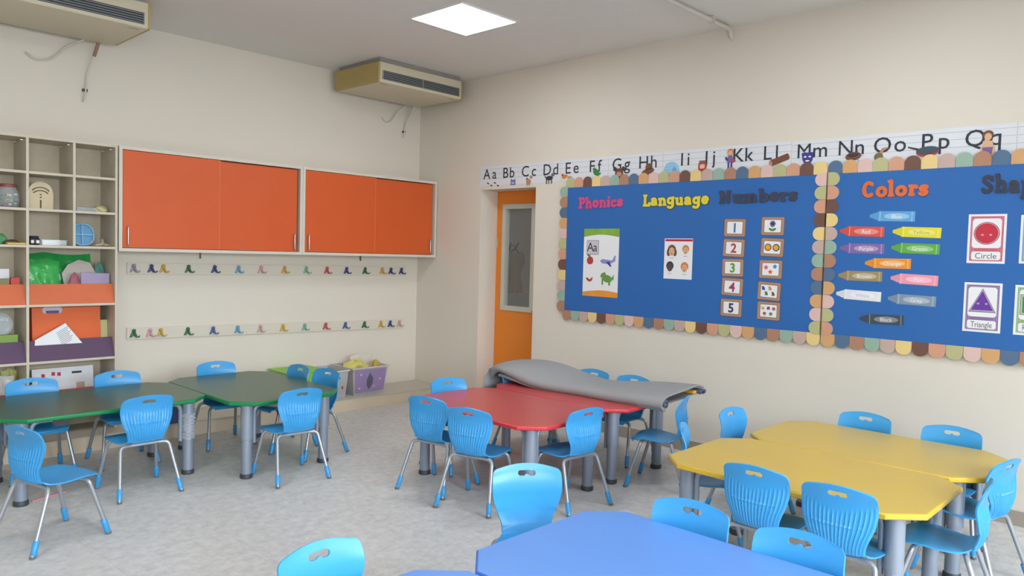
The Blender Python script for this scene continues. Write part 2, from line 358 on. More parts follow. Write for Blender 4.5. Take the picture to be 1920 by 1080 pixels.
# ---------------------------------------------------------------- wall cabinets with orange sliding doors
CORG = mat('cabinet_orange_front', (212, 90, 34), 0.45, var=0.05, scale=4)
CFR = mat('cabinet_pale_frame', (214, 206, 190), 0.5, var=0.04)
CIN = mat('cabinet_shadow_gap', (120, 112, 100), 0.6)
CHR = mat('brushed_steel', (190, 190, 190), 0.3, metal=0.9)
CZ0, CZ1, CD = 1.538, 2.378, 0.335
def cabinet(x0, x1, label):
    w = x1 - x0; h = CZ1 - CZ0; t = thing('wall_cabinet', label, 'cabinet', (x0, 0, CZ0), group='orange wall cabinets'); fr = 0.026
    m = MB()
    m.box(0, fr, -CD, -0.001, 0, h, CFR); m.box(w - fr, w, -CD, -0.001, 0, h, CFR)
    m.box(fr, w - fr, -CD, -0.001, 0, fr, CFR); m.box(fr, w - fr, -CD, -0.001, h - fr, h, CFR); m.box(fr, w - fr, -0.012, -0.001, fr, h - fr, CIN)
    m.build('carcass', t)
    mid = w*0.5
    for k in (0, 1):
        a, b = (fr + 0.004, mid + 0.012) if k == 0 else (mid - 0.02, w - fr - 0.018)
        y = -CD + 0.006 if k == 0 else -CD + 0.028
        m = MB(); m.box(a, b, y, y + 0.018, fr + 0.004, h - fr - (0.004 if k == 0 else 0.008), CORG, 0.0015); d = m.build('door', t)
        d['label'] = 'left sliding door' if k == 0 else 'right sliding door set behind the left one'
        if k == 0:
            m = MB(); m.box(b - 0.0045, b + 0.0008, y - 0.0006, y + 0.0185, fr + 0.004, h - fr - 0.004, mat('orange_edge_band', (222, 124, 78), 0.45)); m.build('edge_band', d)  # paler orange strip paints in the door seam's otherwise faint shading
        hx = a + 0.035 if k == 0 else b - 0.03
        m = MB(); m.tube(fillet([(hx, y, 0.05), (hx, y - 0.022, 0.05), (hx, y - 0.022, 0.195), (hx, y, 0.195)], 0.008, 4), 0.006, CHR, 8); m.build('handle', d, smooth=50)
    m = MB(); xx = w*0.4; m.box(xx, xx + 0.012, -0.33, -0.318, -0.05, 0.0, mat('latch_bronze', (96, 84, 72), 0.4, metal=0.5)); m.build('latch', t)
cabinet(-3.330, -1.688, 'wide orange sliding-door wall cabinet beside the open cubby shelves')
cabinet(-1.686, -0.012, 'wide orange sliding-door wall cabinet ending in the room corner')

# ---------------------------------------------------------------- cubby shelf
sh = thing('cubby_shelf', 'tall pale open shelf unit with cubbies on top and slanted coloured display lips below', 'shelf', (-3.345, 0, 0.1205))
SX = -3.345; SZ = 0.1205; BT = 0.018
xs = [-4.885, -4.580, -4.272, -3.965, -3.655, -3.345]      # divider centres (right side panel ends the unit)
zs = [2.370, 2.105, 1.833, 1.562]; zl = [1.118, 0.690, 0.262]
SD = 0.35
def sbox(m, x0, x1, y0, y1, z0, z1, mt): m.box(x0 - SX, x1 - SX, y0, y1, z0 - SZ, z1 - SZ, mt)
m = MB(); sbox(m, -4.89, SX, -0.012, -0.001, SZ, zs[0], CREAMI); m.build('back_panel', sh)
m = MB(); sbox(m, SX - BT, SX - 0.0005, -SD, -0.012, SZ, zs[0] + 0.004, CREAMW); m.build('side_panel', sh)
m = MB(); sbox(m, -4.89, SX - BT, -SD, -0.012, zs[0] - BT + 0.004, zs[0] + 0.004, CREAMW); m.build('top_panel', sh)
for i, x in enumerate(xs[1:-1]):
    full = abs(x + 3.965) < 0.01 or abs(x + 4.580) < 0.01
    m = MB(); sbox(m, x - BT/2, x + BT/2, -SD + 0.001, -0.012, SZ if full else zs[3] + BT/2, zs[0] - BT + 0.004, CREAMW); m.build('divider', sh)
for z in zs[1:] + zl:
    m = MB(); sbox(m, -4.89, SX - BT, -SD + 0.003, -0.012, z - BT/2, z + BT/2, CREAMW); m.build('shelf_board', sh)
LIPO = mat('lip_orange_laminate', (212, 108, 66), 0.5); LIPP = mat('lip_purple_laminate', (88, 62, 92), 0.5); LIPR = mat('lip_red_laminate', (186, 60, 62), 0.5)
for z, mt, nm in ((1.118, LIPO, 'orange'), (0.690, LIPP, 'purple'), (0.262, LIPR, 'red')):
    for a, b in ((-4.571, -3.974), (-3.956, SX - BT)):
        m = MB(); z0 = z + BT/2 - SZ; hh = 0.15 if nm != 'red' else 0.19
        vs = [(x - SX, y, zz) for x in (a + 0.001, b - 0.001) for (y, zz) in ((-SD + 0.004, z0), (-SD + 0.018, z0), (-SD + 0.075, z0 + hh), (-SD + 0.061, z0 + hh))]
        m.add(vs, [(0, 1, 2, 3), (4, 7, 6, 5), (0, 4, 5, 1), (1, 5, 6, 2), (2, 6, 7, 3), (3, 7, 4, 0)], mt)
        o = m.build('display_lip', sh); o['label'] = nm + ' slanted lip'
m = MB(); cammet = mat('connector_nickel', (225, 222, 210), 0.2, metal=0.9)
for i in range(1, 5):
    xr = xs[i + 1] - (BT/2 if i < 4 else BT)
    for z in (zs[0] - 0.022, ):
        for y in (-0.29, -0.12): m.box(xr - 0.026 - SX, xr - 0.002 - SX, y - 0.011, y + 0.011, z - 0.012 - SZ, z - SZ, cammet, 0.003)
m.build('connector', sh)

# things on the shelves
def at_shelf(u, v, y, z): 
    p = pix(u, v, 1, y); return (p.x, y, z)
Z1, Z2, Z3 = zs[1] + BT/2 + 0.001, zs[2] + BT/2 + 0.001, zs[3] + BT/2 + 0.001
L1, L2, L3 = zl[0] + BT/2 + 0.001, zl[1] + BT/2 + 0.001, zl[2] + BT/2 + 0.001
CLEARP = mat('clear_plastic', (215, 225, 228), 0.08, var=0, alpha=0.30, spec=0.6)
multi = [mat('toy_red', (196, 70, 66), 0.5), mat('toy_blue', (96, 130, 190), 0.5), mat('toy_yellow', (214, 190, 90), 0.5), mat('toy_purple', (140, 104, 150), 0.5), mat('toy_green', (70, 140, 84), 0.5), mat('toy_white', (225, 225, 220), 0.5)]
jar = thing('storage_jar', 'round clear jar filled with small coloured pieces in the left cubby column', 'jar', (-4.06, -0.22, Z2))
m = MB(); m.lathe([(0.055, 0), (0.07, 0.01), (0.078, 0.06), (0.07, 0.115), (0.055, 0.135), (0.055, 0.15)], CLEARP, n=24); m.build('jar_body', jar, smooth=50)
m = MB(); m.lathe([(0.059, 0.15), (0.059, 0.168), (0.05, 0.172)], mat('jar_lid_red', (150, 70, 60), 0.5), n=24); m.build('lid', jar, smooth=50)
m = MB(); rr = random.Random(3)
for k in range(46):
    a = rr.uniform(0, 2*PI); r = rr.uniform(0, 0.055); z = rr.uniform(0.006, 0.095); c = (r*math.cos(a), r*math.sin(a), z); q = 0.011
    m.box(c[0] - q, c[0] + q, c[1] - q, c[1] + q, c[2] - q*0.4, c[2] + q*0.9, multi[k % 6], 0.003)
o = m.build('filling', jar); o['kind'] = 'stuff'
# arched craft board with slots
WDL = mat('light_plywood', (214, 198, 160), 0.5, var=0.1, scale=12)
ab = thing('wooden_craft_arch', 'arched light plywood craft board with cut slots standing in a cubby', 'craft board', (-3.845, -0.20, Z2))
m = MB()
out = [(-0.085, 0), (-0.085, 0.12)] + [(-0.085*math.cos(a), 0.12 + 0.09*math.sin(a)) for a in [i*PI/14 for i in range(1, 14)]] + [(0.085, 0.12), (0.085, 0)]
m.prism([(x, y) for x, y in out], 0, 0.012, WDL, 0.002, 2)
m.v = [(x, -z, y) for x, y, z in m.v]; m.build('board', ab)
SLOT = mat('slot_shadow_brown', (96, 80, 56), 0.7)
m = MB()
def arcstrip(m, cx, cz, r, w, a0, a1, y0, y1, mt):
    n = 10; vs = []
    for i in range(n + 1):
        a = a0 + (a1 - a0)*i/n
        for rr_ in (r - w/2, r + w/2):
            for y in (y0, y1): vs.append((cx + rr_*math.cos(a), y, cz + rr_*math.sin(a)*0.75))
    fs = []
    for i in range(n):
        o = i*4; fs += [(o, o+4, o+6, o+2), (o+1, o+3, o+7, o+5), (o, o+1, o+5, o+4), (o+2, o+6, o+7, o+3)]
    fs += [(0, 2, 3, 1), (n*4, n*4 + 1, n*4 + 3, n*4 + 2)]
    m.add(vs, fs, mt)
arcstrip(m, 0, 0.118, 0.062, 0.010, 0.45, PI - 0.45, -0.0135, -0.0118, SLOT); arcstrip(m, 0, 0.10, 0.055, 0.010, 0.5, PI - 0.5, -0.0135, -0.0118, SLOT)
m.box(-0.005, 0.005, -0.0135, -0.0118, 0.008, 0.07, SLOT)
for z in (0.085, 0.105): m.box(-0.006, 0.006, -0.0135, -0.0118, z, z + 0.009, SLOT)
m.build('slot', ab)
def tray(name, label, cat, loc, w, d, h, mt, rz=0, t=0.004):
    T = thing(name, label, cat, loc, rz); m = MB()
    m.box(-w/2, w/2, -d/2, d/2, 0, t, mt); m.box(-w/2, w/2, -d/2, -d/2 + t, t, h, mt); m.box(-w/2, w/2, d/2 - t, d/2, t, h, mt)
    m.box(-w/2, -w/2 + t, -d/2 + t, d/2 - t, t, h, mt); m.box(w/2 - t, w/2, -d/2 + t, d/2 - t, t, h, mt); m.build('tray_body', T)
    m = MB(); m.box(-w/2 - 0.006, w/2 + 0.006, -d/2 - 0.006, -d/2, h - 0.005, h, mt); m.box(-w/2 - 0.006, w/2 + 0.006, d/2, d/2 + 0.006, h - 0.005, h, mt); m.build('rim', T)
    return T
tray('clear_tray', 'shallow clear plastic tray lying in the middle cubby of the right column', 'tray', (-3.56, -0.22, Z2), 0.15, 0.12, 0.03, CLEARP, 0.2)
def lump(name, label, cat, loc, sx, sy, sz, mt, seed=1, amp=0.25, grp=None, rz=0, n=12, sm=70):
    r_ = random.Random(seed); ph = [r_.uniform(0, 6.28) for _ in range(6)]
    m = MB(); G = []
    for i in range(n + 1):
        th = PI*i/n; row = []
        for j in range(2*n + 1):
            a = 2*PI*j/(2*n)
            k = 1 + amp*(math.sin(3*a + ph[0])*math.sin(2*th + ph[1]) + 0.5*math.sin(7*a + ph[2])*math.sin(5*th + ph[3])*math.sin(th))
            z = math.cos(th); x = math.sin(th)*math.cos(a)*k; y = math.sin(th)*math.sin(a)*k
            row.append((x*sx/2, y*sy/2, max(0.0, (z*(1 + 0.4*amp*math.sin(4*a + ph[4])) + 0.6)/1.6*sz)))
        G.append(row)
    m.grid(G, mt)
    o = m.build(name, loc=loc, rot=(0, 0, rz), smooth=sm); return tag(o, label, cat, grp)
lump('crumpled_bag', 'crumpled yellow and white packet at the right of the clear tray', 'packet', (-3.44, -0.24, Z2), 0.10, 0.08, 0.05, mat('pale_yellow_packet', (206, 198, 140), 0.4), 4, 0.4)
lump('toy_turtle', 'small green toy on top of brown toys in the lowest left cubby', 'toy', (-4.11, -0.26, Z3), 0.07, 0.06, 0.075, multi[4], 5, 0.2)
lump('toy_snake', 'dark brown toy lying beside the small green toy', 'toy', (-4.05, -0.29, Z3), 0.10, 0.05, 0.035, mat('toy_brown', (84, 58, 50), 0.5), 6, 0.2)
m = MB(); m.box(-0.06, 0.06, -0.035, 0.035, 0, 0.014, mat('toy_bright_yellow', (214, 190, 70), 0.5), 0.005)
tag(m.build('toy_block', loc=(-4.035, -0.32, Z3)), 'flat yellow toy block at the edge of the lowest left cubby', 'toy')
# black and white toy shoes
tb = thing('toy_panda', 'small black toy with two white patches in the middle cubby of the lowest cubby row', 'toy', (-3.905, -0.27, Z3))
m = MB(); m.box(-0.035, 0.035, -0.035, 0.035, 0, 0.055, BLACK, 0.016); m.box(-0.03, 0.03, -0.02, 0.02, 0.05, 0.068, BLACK, 0.008); m.build('toy_body', tb, smooth=60)
m = MB(); wt = mat('toy_patch_white', (235, 235, 232), 0.5); m.box(-0.028, -0.008, -0.0375, -0.032, 0.012, 0.036, wt, 0.002); m.box(0.006, 0.028, -0.0375, -0.032, 0.012, 0.036, wt, 0.002); m.build('patch', tb)
tray('clear_tray', 'shallow clear plastic tray lying next to the black and white toy', 'tray', (-3.77, -0.24, Z3), 0.16, 0.13, 0.04, CLEARP, -0.1)
# blue divided plate leaning
PLB = mat('plate_blue', (96, 152, 190), 0.4)
pl = thing('divided_plate', 'round light blue plate with four sections leaning in a cubby', 'plate', (-3.565, -0.235, Z3 + 0.002), rot=(-0.16, 0, 0))
def rrect(w, h, r, n=6, cx=0, cy=0):
    out = []
    for qx, qy, a0 in ((1, 1, 0), (-1, 1, PI/2), (-1, -1, PI), (1, -1, 1.5*PI)):
        for i in range(n + 1):
            a = a0 + PI/2*i/n; out.append((cx + qx*(w/2 - r) + r*math.cos(a), cy + qy*(h/2 - r) + r*math.sin(a)))
    return out
m = MB(); P = rrect(0.165, 0.172, 0.07, 8, 0, 0.086); m.prism(P, 0, 0.006, PLB)
m.v = [(x, -z, y) for x, y, z in m.v]; m.build('plate_base', pl)
m = MB(); ring = rrect(0.165, 0.172, 0.07, 8, 0, 0.086); inn = rrect(0.150, 0.157, 0.063, 8, 0, 0.086); n = len(ring)
PLW = mat('plate_rim_blue', (126, 180, 214), 0.4)
vs = [(x, -0.006, z) for x, z in ring] + [(x, -0.022, z) for x, z in ring] + [(x, -0.022, z) for x, z in inn] + [(x, -0.006, z) for x, z in inn]
fs = [(k*n + i, k*n + (i+1) % n, ((k+1) % 4)*n + (i+1) % n, ((k+1) % 4)*n + i) for k in range(4) for i in range(n)]
m.add(vs, fs, PLW); m.build('rim', pl)
m = MB(); m.box(-0.006, 0.002, -0.02, -0.006, 0.09, 0.160, PLW); m.box(-0.006, 0.002, -0.02, -0.006, 0.012, 0.08, PLW); m.box(-0.074, 0.074, -0.0205, -0.006, 0.080, 0.090, PLW); m.build('section_wall', pl)
# wooden starfish-like clay piece
m = MB(); cl_ = mat('beige_clay', (190, 172, 140), 0.7)
for a in (0.3, 1.4, 2.6, 3.7, 5.0):
    m.tube([(0, 0, 0.016), (0.035*math.cos(a), 0.02*math.sin(a), 0.014 + (0.035 if a == 1.4 else 0)), (0.07*math.cos(a), 0.045*math.sin(a), 0.008 + (0.05 if a == 1.4 else 0))], 0.01, cl_, 8, rs=[0.014, 0.011, 0.005])
tag(m.build('clay_starfish', loc=(-3.425, -0.25, Z3), smooth=60), 'beige star-shaped clay piece to the right of the blue divided plate', 'craft piece')
# lower bays, right
GRB = mat('green_plastic_bag', (40, 150, 72), 0.22, var=0.25, scale=14, bump=0.9, bscale=26)
def sheetbag(name, label, cat, loc, w, h, mt, seed, th=0.04, lean=0.06, grp=None):
    r_ = random.Random(seed); ph = [r_.uniform(0, 6) for _ in range(8)]; m = MB(); G = []
    nx, nz = 18, 14
    for i in range(nz + 1):
        row = []; t = i/nz
        for j in range(nx + 1):
            s_ = j/nx; ed = math.sin(PI*min(1, max(0, s_)))**0.4*math.sin(PI*t*0.98 + 0.02)**0.4 if 0 < s_ < 1 and 0 < t < 1 else 0
            y = -th*ed*(0.7 + 0.3*math.sin(9*s_ + ph[0])*math.cos(7*t + ph[1])) + 0.006*math.sin(21*s_ + 9*t + ph[2])*ed
            row.append(((s_ - 0.5)*w*(1 - 0.05*math.sin(5*t + ph[3])), y + lean*t, h*t*(1 - 0.05*abs(math.sin(4*s_ + ph[4])))))
        G.append(row)
    m.grid(G, mt, -0.006); o = m.build(name, loc=loc, smooth=80); return tag(o, label, cat, grp)
sheetbag('green_plastic_bag', 'crinkled dark green plastic bag at the back of the bay above the orange lip', 'plastic bag', (-3.70, -0.13, L1), 0.46, 0.39, GRB, 2, 0.03, 0.05)
sheetbag('green_plastic_bag', 'shiny bright green plastic bag standing at the left of the bay above the orange lip', 'plastic bag', (-3.83, -0.21, L1), 0.24, 0.33, mat('bright_green_bag', (64, 176, 84), 0.2, var=0.2, scale=20, bump=1.0, bscale=30), 9, 0.035, 0.05)
CARD = mat('grey_card', (186, 176, 168), 0.7)
def cutcard(name, label, cat, pts, loc, mt, rot=(0.22, 0, 0), t=0.003, grp=None):
    m = MB(); m.prism(pts, 0, t, mt); m.v = [(x, -z, y) for x, y, z in m.v]
    o = m.build(name, loc=loc, rot=(-rot[0], rot[1], rot[2])); return tag(o, label, cat, grp)
cutcard('cut_card', 'pale rounded card cut-out propped in front of the green bag', 'card', [(-0.10, 0), (-0.125, 0.20), (-0.08, 0.27), (0.0, 0.31), (0.08, 0.29), (0.12, 0.20), (0.06, 0.10), (0.02, 0.05)], (-3.57, -0.225, L1 + 0.03), CARD)
LEAF = mat('olive_foam', (120, 140, 52), 0.7)
cutcard('foam_leaf', 'olive green foam leaf sticking up behind the lilac folder', 'foam cut-out', [(-0.12, 0), (-0.11, 0.10), (-0.05, 0.13), (0, 0.19), (0.04, 0.18), (0.09, 0.2), (0.10, 0.12), (0.12, 0.02)], (-3.52, -0.245, L1 + 0.02), LEAF)
lump('pink_pouch', 'small dusky pink pouch between the green bag and the lilac folder', 'pouch', (-3.63, -0.265, L1), 0.09, 0.05, 0.23, mat('dusky_pink', (160, 92, 104), 0.6), 12, 0.2)
m = MB(); m.box(-0.105, 0.105, -0.008, 0.008, 0, 0.235, mat('lilac_folder', (160, 146, 180), 0.5), 0.004)
tag(m.build('lilac_folder', loc=(-3.485, -0.275, L1), rot=(-0.12, 0.04, 0)), 'lilac folder leaning at the right of the bay above the orange lip', 'folder')
cutcard('picture_card', 'green and red picture card standing at the right side of the upper bay', 'card', [(-0.03, 0), (-0.03, 0.30), (0.01, 0.33), (0.035, 0.27), (0.035, 0)], (-3.415, -0.20, L1), mat('card_bluegreen', (72, 134, 118), 0.5, var=0.4, scale=30))
# orange box
ORB = mat('orange_box_card', (226, 98, 26), 0.5, var=0.03)
bx = thing('orange_box', 'flat orange cardboard box with a small white and purple logo above the purple lip', 'box', (-3.665, -0.225, L2), rot=(-0.10, 0, 0))
m = MB(); m.box(-0.24, 0.24, -0.015, 0.06, 0.0, 0.395, ORB, 0.003); m.build('box_body', bx)
m = MB(); m.prism(rrect(0.135, 0.05, 0.02, 5, -0.10, 0.372), 0, 0.0015, mat('logo_grey_white', (196, 190, 196), 0.5)); m.prism(rrect(0.09, 0.022, 0.008, 4, -0.10, 0.358), 0.0015, 0.0025, mat('logo_purple', (92, 60, 130), 0.5))
m.v = [(x, -0.0152 - z, y) for x, y, z in m.v]; m.build('logo', bx)
# printed sheet
ps = thing('printed_sheet', 'white printed sheet tilted in front of the orange box', 'paper', (-3.735, -0.2925, L2 + 0.155), rot=(-0.18, 0, 0))
def rot2(pts, a, cx=0, cy=0): return [(cx + x*math.cos(a) - y*math.sin(a), cy + x*math.sin(a) + y*math.cos(a)) for x, y in pts]
m = MB(); m.prism([(-0.175, -0.06), (-0.17, 0.0), (0.04, 0.12), (0.165, -0.06)], 0, 0.002, WHITEP); m.v = [(x, -z, y) for x, y, z in m.v]; m.build('sheet', ps)
m = MB()
for k in range(9): m.prism(rot2([(-0.05, 0), (0.05 - 0.01*(k % 3), 0), (0.05 - 0.01*(k % 3), 0.003), (-0.05, 0.003)], 0.55, 0.02 + 0.004*k, 0.07 - 0.012*k), 0.002, 0.0026, DARK)
m.v = [(x, -z, y) for x, y, z in m.v]; m.build('printed_text', ps)
m = MB(); m.box(-0.04, 0.04, -0.006, 0.006, 0, 0.28, mat('pale_yellow_paper', (206, 200, 140), 0.6)); tag(m.build('yellow_file', loc=(-3.405, -0.20, L2), rot=(-0.1, 0, 0)), 'pale yellow file standing at the right of the orange box', 'file')
# poster in the lowest bay
po = thing('folded_poster', 'white folded poster with red figures in the lowest bay above the red lip', 'poster', (-3.68, -0.20, L3), rot=(-0.12, 0, 0))
m = MB(); m.box(-0.215, 0.215, -0.006, 0.006, 0, 0.345, WHITEP); m.build('sheet', po)
m = MB(); RDP = mat('print_red', (190, 50, 80), 0.6)
for x, z in ((-0.14, 0.29), (-0.07, 0.30), (-0.03, 0.295)): m.box(x - 0.012, x + 0.012, -0.0075, -0.006, z - 0.014, z + 0.014, RDP); 
m.box(0.06, 0.13, -0.0075, -0.006, 0.292, 0.308, DARK); m.box(0.09, 0.15, -0.0075, -0.006, 0.14, 0.22, mat('print_beige', (204, 170, 150), 0.6)); m.build('printed_picture', po)
# left bays
m = MB(); m.box(-0.12, 0.12, -0.008, 0.008, 0, 0.26, WHITEP); tag(m.build('white_binder', loc=(-4.16, -0.18, L1), rot=(-0.1, 0, 0)), 'white binder standing in the left bay above the orange lip', 'binder')
m = MB(); m.box(-0.03, 0.03, -0.02, 0.02, 0, 0.20, mat('red_box', (196, 66, 52), 0.5), 0.003); tag(m.build('red_box', loc=(-4.025, -0.25, L1)), 'small red box beside the white binder', 'box')
m = MB(); m.box(-0.10, 0.10, -0.03, 0.03, 0, 0.19, mat('olive_box', (126, 128, 84), 0.6), 0.003); tag(m.build('olive_box', loc=(-4.165, -0.255, L1)), 'low olive box in front of the white binder', 'box')
m = MB(); m.box(-0.14, 0.14, -0.03, 0.03, 0, 0.205, mat('leaf_green_box', (126, 158, 62), 0.5), 0.003); tag(m.build('green_box', loc=(-4.15, -0.25, L2)), 'leaf green box in the left bay above the purple lip', 'box')
for k in range(3):
    m = MB(); m.lathe([(0.0, 0), (0.085, 0.0), (0.09, 0.004), (0.09, 0.012), (0.08, 0.012), (0.075, 0.005), (0.0, 0.005)], CLEARP, n=28, cap=False)
    tag(m.build('clear_dish', loc=(-4.12 - 0.012*k, -0.215 + 0.022*k, L2 + 0.20 + 0.09 - 0.012), rot=(PI/2 - 0.25, 0, 0.1*k), smooth=50), ['front clear round plastic dish standing behind the leaf green box', 'middle clear round plastic dish standing behind the leaf green box', 'rear clear round plastic dish standing behind the leaf green box'][k], 'dish', 'clear round dishes on the shelf')  # each disc is a clear round lid stood on edge
sheetbag('white_plastic_bag', 'white plastic bag in the left bay above the red lip', 'plastic bag', (-4.13, -0.22, L3), 0.24, 0.33, mat('white_bag', (220, 220, 218), 0.25, bump=0.8, bscale=30), 21, 0.05, 0.03)
sheetbag('yellow_green_bag', 'yellowish paper bag standing behind the white plastic bag', 'paper bag', (-4.03, -0.12, L3), 0.10, 0.36, mat('yellow_green_bag', (190, 190, 110), 0.5), 22, 0.02, 0.02)

# ---------------------------------------------------------------- two hook rails
RAIL = mat('hook_rail_board', (218, 210, 194), 0.5, var=0.02)
HC = {'lilac': (150, 146, 160), 'navy': (62, 74, 128), 'yellow': (206, 166, 66), 'green': (56, 110, 74), 'light blue': (110, 160, 190), 'pink': (206, 162, 164), 'mint': (130, 180, 160), 'red': (190, 88, 84), 'blue': (84, 104, 160)}
HM = {k: mat('hook_' + k.replace(' ', '_'), v, 0.4, var=0.03) for k, v in HC.items()}
def hook_rail(label, z, tilt, xs_, cols, dz):
    t = thing('hook_rail', label, 'hook rail', (-3.155, -0.001, z), rot=(0, tilt, 0), group='coat hook rails')
    m = MB(); m.box(0, 2.97, -0.014, 0, 0, 0.10, RAIL, 0.002); m.build('rail_board', t)
    for x, c in zip(xs_, cols):
        mt = HM[c]; lx = x + 3.155; m = MB()
        # back plate with two spread feet, round knob and a short curled hook
        m.prism([(lx - 0.034, 0.018), (lx - 0.016, 0.018), (lx, 0.040), (lx + 0.016, 0.018), (lx + 0.034, 0.018), (lx + 0.014, 0.064), (lx - 0.014, 0.064)], 0.014, 0.024, mt, 0.002, 2)
        m.v = [(a, -c_, b) for a, b, c_ in m.v]
        b = bmesh.new(); bmesh.ops.create_uvsphere(b, u_segments=14, v_segments=10, radius=0.0165, matrix=Matrix.Translation((lx, -0.027, 0.074))); m.bm(b, mt)
        m.tube(spline([(lx, -0.024, 0.058), (lx + 0.004, -0.036, 0.042), (lx + 0.016, -0.048, 0.026), (lx + 0.030, -0.052, 0.022), (lx + 0.040, -0.052, 0.034)], 4), 0.0060, mt, 8)
        o = m.build('hook', t, smooth=50); o['label'] = c + ' coat hook'
HT = [-3.104, -2.959, -2.859, -2.638, -2.398, -2.168, -1.94, -1.692, -1.45, -1.21, -0.971, -0.736, -0.507, -0.391, -0.245]
HB = [-3.102, -2.969, -2.878, -2.641, -2.408, -2.17, -1.941, -1.701, -1.459, -1.215, -0.975, -0.733, -0.513, -0.387, -0.259]
hook_rail('upper white rail with fifteen coloured coat hooks right under the orange cabinets', 1.340, 0.006, HT, ['lilac', 'navy', 'yellow', 'green', 'navy', 'light blue', 'pink', 'yellow', 'mint', 'red', 'navy', 'green', 'yellow', 'navy', 'navy'], 0)
hook_rail('lower white rail with fifteen coloured coat hooks, halfway between cabinets and ledge', 0.786, 0.018, HB, ['green', 'pink', 'yellow', 'green', 'blue', 'light blue', 'pink', 'yellow', 'mint', 'red', 'blue', 'green', 'yellow', 'navy', 'pink'], 0)
# ---------------------------------------------------------------- displays on the right wall (local x runs to the right, local y up, z off the wall)
class Flat(MB):
    """layered paper shapes; local (x right, y up, z off the wall)"""
    def shp(s, pts, lay, mt, t=0.0008):
        s.prism(pts, lay*0.0008, lay*0.0008 + t, mt)
    def disc(s, cx, cy, rx, ry, lay, mt, a=0, n=20):
        s.shp(rot2([(rx*math.cos(2*PI*i/n), ry*math.sin(2*PI*i/n)) for i in range(n)], a, cx, cy), lay, mt)
    def rect(s, x0, x1, y0, y1, lay, mt): s.shp([(x0, y0), (x1, y0), (x1, y1), (x0, y1)], lay, mt)
    def text(s, st, cx, cy, h, lay, mt, offset=0.0, w=None, a=0.0):
        V, F, bw = text_mesh(st, offset); k = h/0.70; kx = k if w is None else w/bw
        z0 = lay*0.0008
        vs = [(x*kx, (y - 0.35)*k) for x, y in V]; vs = rot2(vs, a, cx, cy)
        s.add([(x, y, z0 + 0.0006) for x, y in vs], F, mt)
_T = {}
def text_mesh(st, offset):
    key = (st, offset)
    if key not in _T:
        cu = bpy.data.curves.new('lettering', 'FONT'); cu.body = st; cu.align_x = 'CENTER'; cu.offset = offset; cu.resolution_u = 3; cu.fill_mode = 'FRONT'
        o = bpy.data.objects.new('lettering', cu); COL.objects.link(o); dg = bpy.context.evaluated_depsgraph_get()
        me = bpy.data.meshes.new_from_object(o.evaluated_get(dg)); V = [(v.co.x, v.co.y) for v in me.vertices]; F = [tuple(p.vertices) for p in me.polygons]
        bpy.data.objects.remove(o); bpy.data.curves.remove(cu); bpy.data.meshes.remove(me)
        bw = max(v[0] for v in V) - min(v[0] for v in V); _T[key] = (V, F, bw)
    return _T[key]
WROT = Matrix(((0, 0, -1), (-1, 0, 0), (0, 1, 0)))     # columns: right -> -Y, up -> Z, out -> -X
def wall_euler(tilt=0.0):
    return (WROT @ Matrix.Rotation(tilt, 3, 'Z')).to_euler()
def wpt(u, v, off): p = pix(u, v, 0, -off); return (p.y, p.z)
def wthing(name, label, cat, y, z, off, tilt=0.0, grp=None):
    return thing(name, label, cat, (-off, y, z), group=grp, rot=wall_euler(tilt))
BB = mat('display_board_blue', (38, 102, 174), 0.6, var=0.03, scale=3)
SC = {'brown_dark': (112, 78, 66), 'yellow': (232, 204, 136), 'mauve': (196, 170, 160), 'sage': (150, 178, 160), 'brown': (176, 130, 104), 'steel': (84, 112, 142), 'tan': (212, 164, 112), 'pink': (222, 188, 180), 'olive': (186, 184, 134), 'salmon': (210, 156, 128)}
SEQ = ['brown_dark', 'yellow', 'mauve', 'sage', 'brown', 'steel', 'tan', 'pink', 'olive', 'salmon']
SM = {k: mat('scallop_' + k, v, 0.6, var=0.02) for k, v in SC.items()}
BZ0, BZ1 = 1.072, 2.248; BT_ = 0.018
def board(y0, y1, off, label, starts):
    """y0 is the left end (towards the corner) and y1 the right end"""
    W_ = y0 - y1; t = wthing('display_board', label, 'display board', y0, BZ0, 0.001, grp='blue display boards'); H_ = BZ1 - BZ0
    m = MB(); m.box(0, W_, 0, H_, 0, BT_, BB); m.build('board_sheet', t)
    p = 0.0975; r = 0.048
    def strip(n, fn, start, rev=1):
        m = Flat()
        for k in range(n):
            mt = SM[SEQ[(start + rev*k) % 10]]; m.tf = fn(k)
            pts = [(-p/2 + 0.001, -0.012), (p/2 - 0.001, -0.012), (p/2 - 0.001, 0.036)] + [((p/2 - 0.001)*math.cos(a), 0.036 + 0.046*math.sin(a)) for a in [i*PI/10 for i in range(1, 10)]] + [(-p/2 + 0.001, 0.036)]
            m.prism(pts, 0, 0.0016, mt)
        o = m.build('scalloped_border', t); return o
    nt = int(W_/p); q = W_/nt; nv = 12; qv = H_/nv
    z = BT_ + 0.0004
    strip(nt, lambda k: Matrix.Translation((q*(k + 0.5), H_, z + 0.0006*(k % 2))) @ Matrix.Diagonal((q/p, 1, 1, 1)), starts[0])
    strip(nt, lambda k: Matrix.Translation((q*(k + 0.5), 0, z + 0.0006*(k % 2))) @ Matrix.Rotation(PI, 4, 'Z') @ Matrix.Diagonal((q/p, 1, 1, 1)), starts[1], -1)
    def side(x, ang, s_, zz):
        strip(nv, lambda k: Matrix.Translation((x, H_ - qv*(k + 0.5), zz + 0.0006*(k % 2))) @ Matrix.Rotation(ang, 4, 'Z') @ Matrix.Diagonal((qv/p, 1, 1, 1)), s_)
    return t, side, W_, z
t1, side1, W1, z1_ = board(-2.199, -4.634, 0, 'left blue display board headed Phonics, Language and Numbers', (8, 4))
side1(0.012, PI/2, 3, z1_ + 0.002)
